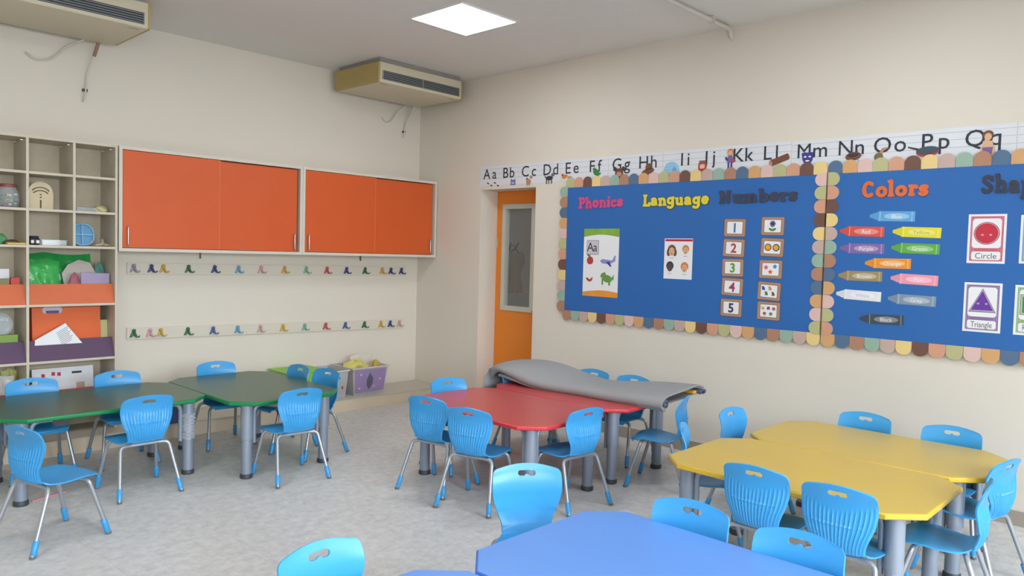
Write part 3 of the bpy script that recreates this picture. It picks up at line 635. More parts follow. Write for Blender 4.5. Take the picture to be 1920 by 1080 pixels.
side1(W1 - 0.004, PI/2, 7, z1_ + 0.002)
t2, side2, W2, z2_ = board(-4.638, -7.075, 0, 'right blue display board headed Colors and Shapes', (5, 6))
side2(0.004, -PI/2, 8, z2_ + 0.002); side2(W2 - 0.012, -PI/2, 3, z2_ + 0.002)

# alphabet strips above the boards
STRIP = mat('alphabet_strip_paper', (222, 225, 230), 0.55, var=0.01); LINE = mat('strip_guide_line', (168, 176, 190), 0.6, var=0)
LET = mat('letter_ink', (44, 48, 60), 0.6, var=0)
c_ = lambda n, r, g, b: mat('print_' + n, (r, g, b), 0.6, var=0.02)
PBR, PDK, PGN, PBL, PRD, PPU, PTN, PSK, PLB_, PGY, POR, PYL = c_('brown', 120, 74, 52), c_('dark', 60, 54, 54), c_('green', 46, 130, 66), c_('navy', 62, 58, 140), c_('brick', 184, 62, 50), c_('violet', 120, 96, 160), c_('tan', 186, 140, 110), c_('skin', 222, 176, 136), c_('ice', 150, 202, 232), c_('grey', 110, 110, 108), c_('orange', 214, 130, 60), c_('yellow2', 226, 200, 80)
ZS0, ZS1 = 2.300, 2.500
def strip_panel(label, ya, yb, items, z0=ZS0):
    """items: (text, centre y, big, small) ; pictures: function(flat, x)"""
    t = wthing('alphabet_strip', label, 'alphabet strip', ya, z0, 0.0008, grp='alphabet strips above the blue boards'); w = ya - yb
    m = MB(); m.box(0.001, w - 0.001, 0, 0.2, 0, 0.0012, STRIP); m.build('strip_paper', t)
    m = Flat()
    for k, yy in enumerate((0.072, 0.122, 0.170)): m.rect(0.002, w - 0.002, yy, yy + 0.0022, 2, LINE)
    m.build('guide_lines', t)
    for it in items:
        m = Flat(); x = ya - it[1]; x2 = ya - it[2]
        m.text(it[0][0], x, 0.124, 0.106, 3, LET, offset=0.0 if it[0][0] in 'MN' else 0.005); 
        sm = it[0][1]; m.text(sm, x2, 0.124, 0.106, 3, LET, offset=0.005)
        o = m.build('printed_letters', t)
        if it[3]:
            m = Flat(); it[3](m); o = m.build('printed_picture', t)
            xx, zz = ya - it[4][0], it[4][1] - z0
            o.location = (xx, zz, 0.0026)
def yz(u, v): return wpt(u, v, 0.003)
def pics():
    P = {}
    def ants(m):
        for dx, dy in ((-0.07, 0.01), (-0.02, -0.015), (0.03, 0.01), (0.075, -0.02)):
            m.disc(dx, dy, 0.016, 0.007, 0, PDK, -0.4); m.disc(dx + 0.012, dy - 0.005, 0.007, 0.005, 1, PBR)
    P['A'] = ants
    def book(m): m.shp([(-0.035, -0.03), (0.035, -0.03), (0.03, 0.03), (0.0, 0.015), (-0.03, 0.032)], 0, PPU); m.rect(-0.02, 0.02, -0.02, 0.0, 1, PLB_)
    P['B'] = book
    def cow(m): m.disc(0, -0.01, 0.032, 0.03, 0, PTN); m.disc(0.035, 0.035, 0.02, 0.016, 1, PTN); m.rect(-0.025, -0.015, -0.05, -0.02, 1, PTN); m.rect(0.012, 0.022, -0.05, -0.02, 1, PTN); m.disc(-0.02, 0.02, 0.012, 0.008, 2, PDK, 0.8)
    P['C'] = cow
    def dog(m): m.disc(0, 0, 0.045, 0.022, 0, PDK); m.disc(0.045, 0.03, 0.022, 0.018, 1, PGY); m.rect(-0.04, -0.028, -0.055, 0, 1, PDK); m.rect(-0.01, 0.0, -0.055, 0, 1, PDK); m.rect(0.025, 0.037, -0.055, 0, 1, PDK); m.shp([(-0.05, 0), (-0.07, 0.045), (-0.04, 0.01)], 1, PDK)
    P['D'] = dog
    def bird(m): m.disc(-0.02, 0, 0.035, 0.018, 0, POR, 0.3); m.disc(0.04, -0.01, 0.028, 0.012, 1, PTN); m.disc(-0.045, 0.015, 0.014, 0.012, 2, PRD)
    P['E'] = bird
    def frog(m): m.disc(0, 0, 0.038, 0.028, 0, PGN, -0.6); m.disc(-0.022, 0.03, 0.018, 0.014, 1, PGN); m.disc(0.03, -0.02, 0.028, 0.01, 1, PGN, 0.4); m.disc(-0.02, 0.044, 0.006, 0.006, 2, PYL)
    P['F'] = frog
    def gor(m): m.disc(0, -0.01, 0.045, 0.042, 0, PBR); m.disc(-0.045, 0.025, 0.02, 0.02, 1, PDK); m.disc(0.045, 0.025, 0.02, 0.02, 1, PDK); m.disc(0, -0.022, 0.028, 0.022, 2, PTN); m.disc(-0.014, 0.008, 0.005, 0.005, 3, PDK); m.disc(0.014, 0.008, 0.005, 0.005, 3, PDK)
    P['G'] = gor
    def hat(m): m.disc(0, -0.02, 0.065, 0.025, 0, PBR, 0.2); m.disc(0.01, 0.015, 0.036, 0.034, 1, PBR); m.shp(rot2([(-0.035, -0.006), (0.035, -0.006), (0.035, 0.006), (-0.035, 0.006)], 0.2, 0.008, 0), 2, PDK)
    P['H'] = hat
    def igl(m):
        m.shp([(0.08*math.cos(a), -0.05 + 0.1*math.sin(a)) for a in [i*PI/16 for i in range(17)]], 0, PLB_); m.disc(0.03, -0.025, 0.02, 0.026, 1, c_('ice_dark', 110, 170, 214))
        for k in range(3): m.rect(-0.06, 0.05 - 0.01*k, -0.02 + 0.025*k, -0.018 + 0.025*k, 2, c_('ice_dark', 110, 170, 214))
    P['I'] = igl
    def jar_(m): m.shp(rrect(0.075, 0.075, 0.02), 0, PRD); m.rect(-0.03, 0.03, 0.034, 0.048, 1, PGY); m.shp(rrect(0.045, 0.035, 0.008), 2, c_('label_cream', 226, 190, 160))
    P['J'] = jar_
    def kid(m): m.disc(0, 0.062, 0.026, 0.028, 1, POR); m.shp([(-0.02, 0.035), (0.02, 0.035), (0.024, -0.02), (-0.024, -0.02)], 1, PPU); m.shp([(0.01, 0.03), (0.05, -0.012), (0.012, -0.03)], 0, PRD); m.rect(-0.02, -0.006, -0.075, -0.018, 1, PBL); m.rect(0.006, 0.02, -0.075, -0.018, 1, PBL); m.disc(-0.03, 0.01, 0.01, 0.018, 2, PBL, 0.6); m.disc(0, 0.056, 0.018, 0.018, 2, PSK)
    P['K'] = kid
    def log(m): m.shp(rot2([(-0.07, -0.024), (0.07, -0.024), (0.07, 0.024), (-0.07, 0.024)], 0.32), 0, PBR); m.disc(-0.066, -0.022, 0.012, 0.025, 1, PTN, 0.32); m.disc(0.066, 0.022, 0.012, 0.024, 1, PBR, 0.32)
    P['L'] = log
    def mask(m):
        m.shp([(-0.045, 0.04), (-0.02, 0.046), (0, 0.042), (0.02, 0.046), (0.045, 0.042), (0.038, -0.015), (0.018, -0.042), (0, -0.052), (-0.018, -0.04), (-0.036, -0.012)], 0, PBL)
        m.disc(-0.017, 0.012, 0.010, 0.006, 1, WHITEP, 0.2); m.disc(0.017, 0.012, 0.010, 0.006, 1, WHITEP, -0.2); m.disc(0, -0.018, 0.016, 0.006, 1, WHITEP)
    P['M'] = mask
    def nest(m):
        m.disc(0, 0, 0.055, 0.03, 0, PBR, 0.1); m.disc(0, 0.008, 0.04, 0.014, 1, PDK, 0.1)
        for k in range(8): a = k*0.8; m.shp(rot2([(0.03, -0.002), (0.078, 0), (0.03, 0.002)], a), 2, PGY)
    P['N'] = nest
    def oct_(m): m.shp([(-0.04, -0.05), (-0.03, 0.0), (-0.005, 0.02), (0.008, 0.045), (0.05, 0.05), (0.05, 0.042), (0.02, 0.03), (0.012, -0.01), (0.022, -0.05)], 0, PTN); m.disc(-0.012, -0.015, 0.03, 0.028, 1, c_('olive_brown', 120, 104, 74))
    P['O'] = oct_
    def pan(m): m.disc(0.01, 0, 0.07, 0.032, 0, PRD, 0.06); m.disc(0.01, 0.010, 0.07, 0.027, 1, c_('pan_slate', 64, 78, 92), 0.06); m.shp([(-0.05, 0.012), (-0.11, 0.034), (-0.11, 0.044), (-0.045, 0.026)], 1, PDK)
    P['P'] = pan
    def girl(m): m.disc(0, 0.07, 0.03, 0.026, 0, PBR); m.disc(0, 0.055, 0.02, 0.024, 1, PSK); m.shp([(-0.028, 0.03), (0.028, 0.03), (0.03, -0.02), (-0.03, -0.02)], 0, PSK); m.shp([(-0.03, -0.01), (0.03, -0.01), (0.02, -0.07), (-0.02, -0.07)], 1, PPU); m.rect(-0.04, -0.024, -0.07, -0.005, 0, PSK); m.rect(0.024, 0.04, -0.07, -0.005, 0, PSK)
    P['Q'] = girl
    return P
PX = pics()
def L_(t, ub, vb, us, vs_, up=None, vp=None):
    return (t, yz(ub, vb)[0], yz(us, vs_)[0], PX.get(t[0]) if up else None, yz(up, vp) if up else None)
strip_panel('alphabet strip with the letters Aa to Dd above the orange door', -1.012, -2.112, [
    L_('Aa', 913, 328, 927, 330, 924, 345), L_('Bb', 948, 325, 960, 328, 962, 341), L_('Cc', 985, 321, 1001, 326, 991, 339), L_('Dd', 1026, 317, 1042, 322, 1030, 334)])
strip_panel('alphabet strip with the letters Ee and Ff at the left end of the blue board', -2.114, -2.668, [
    L_('Ee', 1065, 315, 1080, 320, 1062, 331), L_('Ff', 1110, 311, 1124, 311, 1118, 323)])
strip_panel('alphabet strip with the letters Gg and Hh above the word Language', -2.670, -3.238, [
    L_('Gg', 1157, 306, 1176, 310, 1161, 322), L_('Hh', 1207, 302, 1226, 303, 1215, 317)])
strip_panel('alphabet strip with the letters Ii to Ll above the word Numbers', -3.240, -4.352, [
    L_('Ii', 1279, 296, 1291, 299, 1259, 314), L_('Jj', 1325, 292, 1339, 297, 1317, 312), L_('Kk', 1384, 288, 1404, 287, 1369, 300), L_('Ll', 1439, 283, 1457, 282, 1461, 300)])
strip_panel('alphabet strip with the letters Mm to Qq above the word Colors', -4.356, -5.776, [
    L_('Mm', 1508, 278, 1538, 280, 1514, 297), L_('Nn', 1586, 273, 1612, 276, 1600, 293), L_('Oo', 1655, 267, 1688, 271, 1651, 290), L_('Pp', 1738, 261, 1770, 263, 1736, 285), L_('Qq', 1829, 255, 1867, 260, 1852, 273)], 2.294)
strip_panel('blank beginning of the next alphabet strip at the right edge above the board', -5.779, -6.3, [], 2.294)

# slab lettering cut from card
def arc(cx, cy, rx, ry, a0, a1, n=10): return [(cx + rx*math.cos(math.radians(a0 + (a1 - a0)*i/n)), cy + ry*math.sin(math.radians(a0 + (a1 - a0)*i/n))) for i in range(n + 1)]
X = 0.64
GL = {  # width, strokes, serifs (cx, y, half length)
 'P': (0.72, [[(0.22, 0.08), (0.22, 0.92)], [(0.22, 0.91)] + arc(0.40, 0.68, 0.22, 0.23, 90, -90) + [(0.22, 0.45)]], [(0.22, 0.06, 0.2), (0.16, 0.93, 0.15)]),
 'h': (0.74, [[(0.20, 0.06), (0.20, 0.95)], arc(0.38, 0.38, 0.18, 0.2, 170, 0) + [(0.56, 0.06)]], [(0.20, 0.06, 0.16), (0.57, 0.06, 0.15), (0.13, 0.94, 0.12)]),
 'o': (0.70, [arc(0.35, 0.32, 0.22, 0.25, 0, 360, 20)], []),
 'n': (0.74, [[(0.20, 0.06), (0.20, 0.58)], arc(0.38, 0.38, 0.18, 0.2, 170, 0) + [(0.56, 0.06)]], [(0.20, 0.06, 0.16), (0.57, 0.06, 0.15), (0.13, 0.58, 0.12)]),
 'i': (0.40, [[(0.20, 0.06), (0.20, 0.58)], [(0.19, 0.86), (0.21, 0.86)]], [(0.20, 0.06, 0.17), (0.13, 0.58, 0.12)]),
 'c': (0.62, [arc(0.34, 0.32, 0.21, 0.25, 45, 315, 14)], []),
 's': (0.58, [[(0.46, 0.50), (0.36, 0.57), (0.24, 0.56), (0.15, 0.47), (0.19, 0.37), (0.30, 0.33), (0.41, 0.28), (0.45, 0.18), (0.37, 0.09), (0.24, 0.07), (0.12, 0.15)]], [(0.14, 0.09, 0.05), (0.45, 0.55, 0.05)]),
 'L': (0.70, [[(0.22, 0.08), (0.22, 0.92)], [(0.22, 0.08), (0.60, 0.08), (0.60, 0.26)]], [(0.22, 0.07, 0.18), (0.22, 0.93, 0.18)]),
 'a': (0.68, [[(0.16, 0.50), (0.28, 0.58), (0.40, 0.56), (0.48, 0.44), (0.48, 0.06)], arc(0.29, 0.19, 0.16, 0.13, 30, 330, 12)], [(0.54, 0.06, 0.10)]),
 'g': (0.70, [arc(0.32, 0.34, 0.19, 0.22, 0, 360, 18), [(0.53, 0.58), (0.53, -0.08), (0.44, -0.22), (0.28, -0.24), (0.14, -0.16)]], [(0.58, 0.58, 0.09)]),
 'u': (0.74, [[(0.19, 0.58), (0.19, 0.26)] + arc(0.36, 0.24, 0.17, 0.16, 180, 350), [(0.55, 0.58), (0.55, 0.06)]], [(0.14, 0.58, 0.12), (0.50, 0.58, 0.11), (0.60, 0.06, 0.10)]),
 'e': (0.66, [[(0.16, 0.33), (0.52, 0.33)] + arc(0.34, 0.32, 0.2, 0.25, 5, 315, 16)], []),
 'N': (0.92, [[(0.22, 0.08), (0.22, 0.92)], [(0.20, 0.92), (0.68, 0.08)], [(0.68, 0.08), (0.68, 0.92)]], [(0.22, 0.06, 0.18), (0.16, 0.93, 0.14), (0.70, 0.93, 0.17)]),
 'm': (1.06, [[(0.19, 0.06), (0.19, 0.58)], arc(0.35, 0.40, 0.16, 0.18, 170, 0) + [(0.51, 0.06)], arc(0.67, 0.40, 0.16, 0.18, 170, 0) + [(0.83, 0.06)]], [(0.19, 0.06, 0.13), (0.51, 0.06, 0.12), (0.85, 0.06, 0.13), (0.12, 0.58, 0.11)]),
 'b': (0.72, [[(0.20, 0.06), (0.20, 0.95)], arc(0.38, 0.32, 0.2, 0.25, -160, 160, 16)], [(0.13, 0.94, 0.12)]),
 'r': (0.56, [[(0.20, 0.06), (0.20, 0.58)], [(0.20, 0.40), (0.28, 0.53), (0.40, 0.57), (0.46, 0.50)]], [(0.22, 0.06, 0.17), (0.13, 0.58, 0.11)]),
 'C': (0.80, [arc(0.42, 0.50, 0.27, 0.42, 50, 310, 16)], [(0.62, 0.80, 0.05), (0.62, 0.20, 0.04)]),
 'l': (0.40, [[(0.20, 0.06), (0.20, 0.95)]], [(0.20, 0.06, 0.17), (0.13, 0.94, 0.12)]),
 'S': (0.76, [[(0.60, 0.74), (0.50, 0.88), (0.36, 0.92), (0.20, 0.84), (0.17, 0.68), (0.28, 0.56), (0.45, 0.47), (0.58, 0.36), (0.58, 0.20), (0.44, 0.08), (0.28, 0.08), (0.15, 0.20)]], [(0.15, 0.12, 0.04), (0.61, 0.86, 0.04)]),
 'p': (0.74, [[(0.20, -0.26), (0.20, 0.58)], arc(0.40, 0.32, 0.2, 0.25, -160, 160, 16)], [(0.20, -0.28, 0.17), (0.13, 0.58, 0.12)]),
}
def glyph(m, ch, h, pen, z0, z1, mt):
    w, st, se = GL[ch]; cnt = [0]
    def up():
        cnt[0] += 1; return z1 + cnt[0]*0.00006
    def seg(a, b, r):
        d = Vector((b[0] - a[0], b[1] - a[1])); 
        if d.length < 1e-6: return
        nrm = Vector((-d.y, d.x)).normalized()*r
        m.prism([((a[0])*h + nrm.x, a[1]*h + nrm.y), (a[0]*h - nrm.x, a[1]*h - nrm.y), (b[0]*h - nrm.x, b[1]*h - nrm.y), (b[0]*h + nrm.x, b[1]*h + nrm.y)], z0, up(), mt)
    for s_ in st:
        for a, b in zip(s_, s_[1:]): seg(a, b, pen)
        for a in s_: m.prism([(a[0]*h + pen*math.cos(q*PI/4 + 0.39), a[1]*h + pen*math.sin(q*PI/4 + 0.39)) for q in range(8)], z0, up(), mt)
    for cx, cy, hl in se: m.prism([((cx - hl)*h, cy*h - pen*0.8), ((cx + hl)*h, cy*h - pen*0.8), ((cx + hl)*h, cy*h + pen*0.8), ((cx - hl)*h, cy*h + pen*0.8)], z0, up(), mt)
OFFB = 0.001 + BT_
def word(w, col, colname, u0, v0, u1, v1, hgt, back=None, lw=None):
    a = wpt(u0, v0, OFFB); b = wpt(u1, v1, OFFB); tot = sum(GL[c][0] for c in w); span = a[0] - b[0]; sx = span/tot/hgt; slope = (b[1] - a[1])/span
    x = 0
    rr = random.Random(len(w)*7 + ord(w[0])); seen = {}
    for i, ch in enumerate(w):
        gw = GL[ch][0]*hgt*sx; y = a[0] - x; z = a[1] + slope*x + rr.uniform(-0.004, 0.004)
        seen[ch] = seen.get(ch, 0) + 1
        pos = ['first', 'second', 'third', 'fourth', 'fifth', 'sixth', 'seventh', 'eighth'][i]
        m = MB(); 
        if back: glyph(m, ch, hgt, 0.0150, 0, 0.0006, back)
        glyph(m, ch, hgt, 0.0112 if back else 0.0125, 0.0004, 0.0038, col)
        m.v = [(p[0]*sx, p[1], p[2]) for p in m.v]
        o = m.build('paper_letter', loc=(-OFFB - 0.0008 - 0.0010*(i % 2), y, z), rot=wall_euler(rr.uniform(-0.04, 0.04)))
        tag(o, '%s cut-out letter %s, %s letter of the word %s' % (colname, ch, pos, lw or w), 'letter', 'cut-out letters of the word ' + (lw or w)); x += gw
OUTL = mat('letter_outline_dark', (70, 74, 60), 0.6)
word('Phonics', mat('letter_pink', (206, 78, 130), 0.5), 'pink', 1085, 391, 1168, 387, 0.098)
word('Language', mat('letter_yellow', (226, 210, 60), 0.5), 'yellow', 1205, 387, 1330, 382, 0.100, OUTL)
word('Numbers', mat('letter_charcoal', (56, 62, 84), 0.5), 'charcoal', 1348, 381, 1496, 376, 0.098)
word('Colors', mat('letter_orange', (222, 108, 52), 0.5), 'orange', 1615, 370, 1742, 366, 0.108)
word('Shap', mat('letter_dark_slate', (50, 54, 72), 0.5), 'dark slate', 1838, 363, 1940, 359, 0.112, lw='Shapes')
# crayons
def crayon(cname, col, text, u0, u1, v0, v1, dark=False, tcol=None):
    a = wpt(u0, v0, OFFB); b = wpt(u1, v1, OFFB); L = a[0] - b[0]; ang = math.atan2(b[1] - a[1], L)
    base = mat('crayon_' + cname, col, 0.5); light = mat('crayon_light_' + cname, tuple(min(255, int(c + (255 - c)*0.35)) for c in col), 0.5); dk = mat('crayon_tip_' + cname, tuple(int(c*0.95) for c in col), 0.5)
    t = wthing('paper_crayon', '%s paper crayon pinned below the word Colors' % cname, 'paper crayon', a[0], a[1], OFFB + 0.0005, ang, 'paper crayons on the right board'); H = 0.034
    m = Flat(); m.shp([(0.055, -H), (L, -H), (L, H), (0.055, H)], 0, base); m.build('crayon_body', t)
    m = Flat(); m.shp([(0.0, -0.010), (0.014, -0.014), (0.044, -0.026), (0.0545, -0.027), (0.0545, 0.027), (0.044, 0.026), (0.014, 0.014), (0.0, 0.010)], 0, dk); m.build('tip', t)
    m = Flat(); m.rect(0.064, 0.070, -H, H, 1, light); m.rect(L - 0.022, L - 0.016, -H, H, 1, light); m.build('stripe', t)
    m = Flat(); m.disc((L + 0.06)/2, 0, (L - 0.09)/2*0.8, H*0.62, 2, light); m.build('oval', t)
    m = Flat(); m.text(text, (L + 0.06)/2, 0, 0.026, 3, mat('crayon_text_' + cname, tcol or (240, 236, 232), 0.6, var=0)); m.build('printed_word', t)
crayon('light blue', (96, 166, 216), 'Blue', 1631, 1716, 405, 406)
crayon('red', (222, 82, 66), 'Red', 1575, 1658, 433, 435)
crayon('yellow', (228, 218, 50), 'Yellow', 1674, 1765, 434, 437, tcol=(190, 180, 60))
crayon('purple', (132, 104, 168), 'Purple', 1575, 1658, 465, 467)
crayon('green', (96, 172, 72), 'Green', 1671, 1762, 464, 468)
crayon('orange', (238, 150, 44), 'Orange', 1622, 1708, 493, 495)
crayon('brown', (160, 140, 98), 'Brown', 1572, 1654, 516, 519)
crayon('pink', (240, 156, 176), 'Pink', 1670, 1759, 521, 527)
crayon('white', (228, 230, 236), 'White', 1568, 1652, 550, 557, tcol=(190, 196, 204))
crayon('gray', (128, 150, 172), 'Gray', 1665, 1755, 559, 566)
crayon('black', (62, 74, 88), 'Black', 1612, 1695, 597, 601)
# number and counting cards
CBF = mat('card_kraft_frame', (176, 138, 112), 0.7, var=0.05); CDK = mat('card_frame_edge', (104, 78, 66), 0.7)
def ncard(kind, u, v, fn, label, grp):
    y, z = wpt(u, v, OFFB); t = wthing(kind, label, 'card', y, z, OFFB + 0.0005, random.uniform(-0.04, 0.03), grp)
    m = Flat(); m.shp(rrect(0.185, 0.142, 0.012, 4), 0, CDK); m.shp(rrect(0.178, 0.135, 0.010, 4), 1, CBF); m.build('frame', t)
    m = Flat(); m.shp(rrect(0.136, 0.100, 0.006, 4), 2, CDK); m.shp(rrect(0.130, 0.094, 0.006, 4), 3, WHITEP); m.build('card_face', t)
    m = Flat(); fn(m); m.build('printed_picture', t)
ncol = [(c_('num_blue', 78, 112, 160)), (c_('num_red', 176, 66, 66)), (c_('num_green', 96, 150, 54)), (c_('num_magenta', 158, 56, 92)), (c_('num_navy', 54, 54, 90))]
for i, (u, v) in enumerate(((1378, 427), (1376, 465), (1374, 502), (1373, 538), (1371, 577))):
    ncard('number_card', u, v, (lambda m, i=i: m.text(str(i + 1), 0, 0, 0.070, 4, ncol[i], offset=0.03)), 'framed number card reading %d' % (i + 1), 'number cards')
def flower(m, cx, cy, r, col, mid, lay=4):
    for k in range(6): m.disc(cx + r*0.6*math.cos(k*PI/3), cy + r*0.6*math.sin(k*PI/3), r*0.42, r*0.42, lay, col)
    m.disc(cx, cy, r*0.45, r*0.45, lay + 1, mid)
def star(m, cx, cy, r, col, a=0.3): m.shp([(cx + (r if k % 2 == 0 else r*0.5)*math.cos(a + k*PI/5), cy + (r if k % 2 == 0 else r*0.5)*math.sin(a + k*PI/5)) for k in range(10)], 4, col)
def q1(m): flower(m, 0, 0.018, 0.024, PPU, PDK); m.rect(-0.002, 0.002, -0.035, 0.0, 4, PGN); m.disc(-0.014, -0.026, 0.018, 0.008, 4, PGN, -0.6); m.disc(0.014, -0.026, 0.018, 0.008, 4, PGN, 0.6)
def q2(m):
    for x, c in ((-0.032, PBR), (0.032, c_('badge_navy', 50, 64, 90))): m.shp([(x + 0.029*math.cos(k*PI/4 + 0.39), 0.029*math.sin(k*PI/4 + 0.39)) for k in range(8)], 4, c); m.disc(x, 0, 0.020, 0.020, 5, c_('badge_gold', 232, 168, 48))
def q3(m): star(m, -0.036, 0.014, 0.021, c_('star_pink', 214, 92, 140)); star(m, 0.034, 0.022, 0.021, c_('star_blue', 50, 140, 216)); star(m, 0.0, -0.020, 0.021, c_('star_orange', 232, 100, 50))
def q4(m):
    for x, y, c in ((-0.044, 0.018, PBL), (0.008, 0.020, PTN), (-0.018, -0.020, PGN), (0.036, -0.020, PBR)): m.shp([(x - 0.012, y - 0.012), (x + 0.012, y - 0.012), (x + 0.010, y + 0.004), (x, y + 0.018), (x - 0.010, y + 0.004)], 4, c); m.disc(x - 0.008, y + 0.012, 0.006, 0.006, 5, c)
def q5(m):
    for x, y, c in ((-0.046, 0.020, PYL), (0.0, 0.020, PBL), (0.042, 0.018, PRD), (-0.030, -0.022, PRD), (0.020, -0.022, PGN)): m.disc(x, y, 0.013, 0.013, 4, c); m.disc(x + 0.005, y - 0.006, 0.009, 0.006, 5, PTN)
for (u, v), fn, lb in zip(((1449, 424), (1448, 464), (1445, 505), (1442, 546), (1441, 583)), (q1, q2, q3, q4, q5), ('framed counting card with one purple flower', 'framed counting card with two gold round badges', 'framed counting card with three coloured stars', 'framed counting card with four small drops', 'framed counting card with five small figures')):
    ncard('counting_card', u, v, fn, lb, 'counting cards')
# phonics poster
a = wpt(1097, 429, OFFB); b = wpt(1163, 430, OFFB); c = wpt(1092, 554, OFFB); pw = a[0] - b[0]; ph = a[1] - c[1]
t = wthing('phonics_poster', 'tall white poster with the letters Aa, an apple, an airplane and green and orange ends', 'poster', c[0] + 0.0, c[1], OFFB + 0.0005, -0.0)
m = Flat(); m.rect(0, pw, 0, ph, 0, WHITEP); m.build('sheet', t)
m = Flat(); m.shp([(0, ph)] + [(pw*i/8, ph - 0.075 + 0.022*math.sin(PI*i/8)) for i in range(9)] + [(pw, ph)], 1, mat('poster_green_band', (132, 176, 66), 0.5, var=0.3, scale=12)); m.build('green_band', t)
m = Flat(); m.shp([(0, 0), (pw, 0)] + [(pw*(8 - i)/8, 0.045 + 0.014*math.sin(PI*i/8*1.2)) for i in range(9)], 1, mat('poster_orange_band', (232, 152, 56), 0.5, var=0.2, scale=12)); m.build('orange_band', t)
m = Flat(); m.rect(0.035, 0.172, ph - 0.235, ph - 0.105, 1, mat('poster_box_edge', (100, 96, 104), 0.6)); m.rect(0.039, 0.168, ph - 0.231, ph - 0.109, 2, mat('poster_box_mauve', (206, 200, 210), 0.6)); m.text('A', 0.078, ph - 0.165, 0.082, 3, DARK); m.text('a', 0.134, ph - 0.165, 0.082, 3, DARK); m.build('letter_box', t)
m = Flat(); ay = ph*0.53
m.disc(0.073, ay, 0.032, 0.036, 1, PRD); m.disc(0.088, ay, 0.026, 0.034, 2, PRD); m.shp(rot2([(0, 0), (0.005, 0), (0.003, 0.026), (-0.002, 0.026)], 0.1, 0.078, ay + 0.032), 2, PBR); m.disc(0.060, ay + 0.046, 0.018, 0.008, 3, PGN, -0.5); m.build('apple_picture', t)
m = Flat(); ax, ay2 = pw*0.70, ph*0.52; AIR = c_('plane', 136, 146, 204)
m.shp([(ax - 0.085, ay2 + 0.004), (ax - 0.06, ay2 + 0.022), (ax + 0.05, ay2 + 0.012), (ax + 0.075, ay2 + 0.055), (ax + 0.088, ay2 + 0.055), (ax + 0.082, ay2 + 0.004), (ax + 0.02, ay2 - 0.022), (ax - 0.06, ay2 - 0.018)], 1, AIR); m.shp([(ax - 0.02, ay2 - 0.004), (ax + 0.03, ay2 - 0.045), (ax + 0.045, ay2 - 0.042), (ax + 0.02, ay2)], 2, PBL); m.build('airplane_picture', t)
m = Flat(); ay = ph*0.26
m.shp([(0.035, ay + 0.012), (0.08, ay - 0.004), (0.115, ay + 0.018), (0.105, ay - 0.018), (0.078, ay - 0.03), (0.048, ay - 0.016)], 1, PRD); m.disc(0.078, ay + 0.006, 0.016, 0.012, 2, WHITEP); m.disc(0.055, ay + 0.0, 0.01, 0.006, 3, PDK); m.build('ant_picture', t)
m = Flat(); ay = ph*0.27; GR = c_('gator', 104, 152, 74)
m.disc(ax, ay, 0.055, 0.034, 1, GR, -0.2); m.disc(ax - 0.045, ay + 0.03, 0.032, 0.022, 2, GR, 0.5); m.shp([(ax + 0.04, ay), (ax + 0.075, ay + 0.04), (ax + 0.07, ay - 0.012)], 2, GR); m.rect(ax - 0.06, ax - 0.042, ay - 0.055, ay, 2, GR); m.rect(ax + 0.015, ax + 0.035, ay - 0.06, ay - 0.01, 2, GR); m.disc(ax - 0.03, ay + 0.048, 0.009, 0.012, 3, GR); m.build('alligator_picture', t)
# faces poster
a = wpt(1248, 447, OFFB); b = wpt(1301, 449, OFFB); c = wpt(1244, 522, OFFB); pw = a[0] - b[0]; ph = a[1] - c[1]
t = wthing('faces_poster', 'small white poster with four drawn faces and a red title bar', 'poster', c[0], c[1], OFFB + 0.0005)
m = Flat(); m.rect(0, pw, 0, ph, 0, WHITEP); m.build('sheet', t)
m = Flat(); m.rect(0.008, pw - 0.002, ph - 0.024, ph - 0.006, 1, mat('title_bar_red', (186, 40, 62), 0.5)); m.build('title_bar', t)
def face(cx, cy, hair, skin, r, long=False):
    m = Flat(); m.disc(cx, cy + 0.008, r*1.15, r*1.2, 1, hair)
    if long: m.disc(cx - r*0.9, cy - r*0.5, r*0.5, r*0.9, 1, hair); m.disc(cx + r*0.9, cy - r*0.5, r*0.5, r*0.9, 1, hair)
    m.disc(cx, cy - r*0.25, r*0.82, r*1.05, 2, skin); m.disc(cx - r*0.3, cy, r*0.1, r*0.1, 3, PDK); m.disc(cx + r*0.3, cy, r*0.1, r*0.1, 3, PDK); m.disc(cx, cy - r*0.7, r*0.3, r*0.12, 3, PRD); m.rect(cx - 0.018, cx + 0.018, cy - r*1.9, cy - r*1.9 + 0.003, 1, PGY)
    m.build('drawn_face', t)
face(pw*0.27, ph*0.70, PBR, PSK, 0.034, True); face(pw*0.76, ph*0.72, POR, PSK, 0.028); face(pw*0.22, ph*0.30, c_('navy_hair', 52, 62, 84), c_('deep_brown', 88, 72, 66), 0.031); face(pw*0.74, ph*0.29, POR, PSK, 0.031)
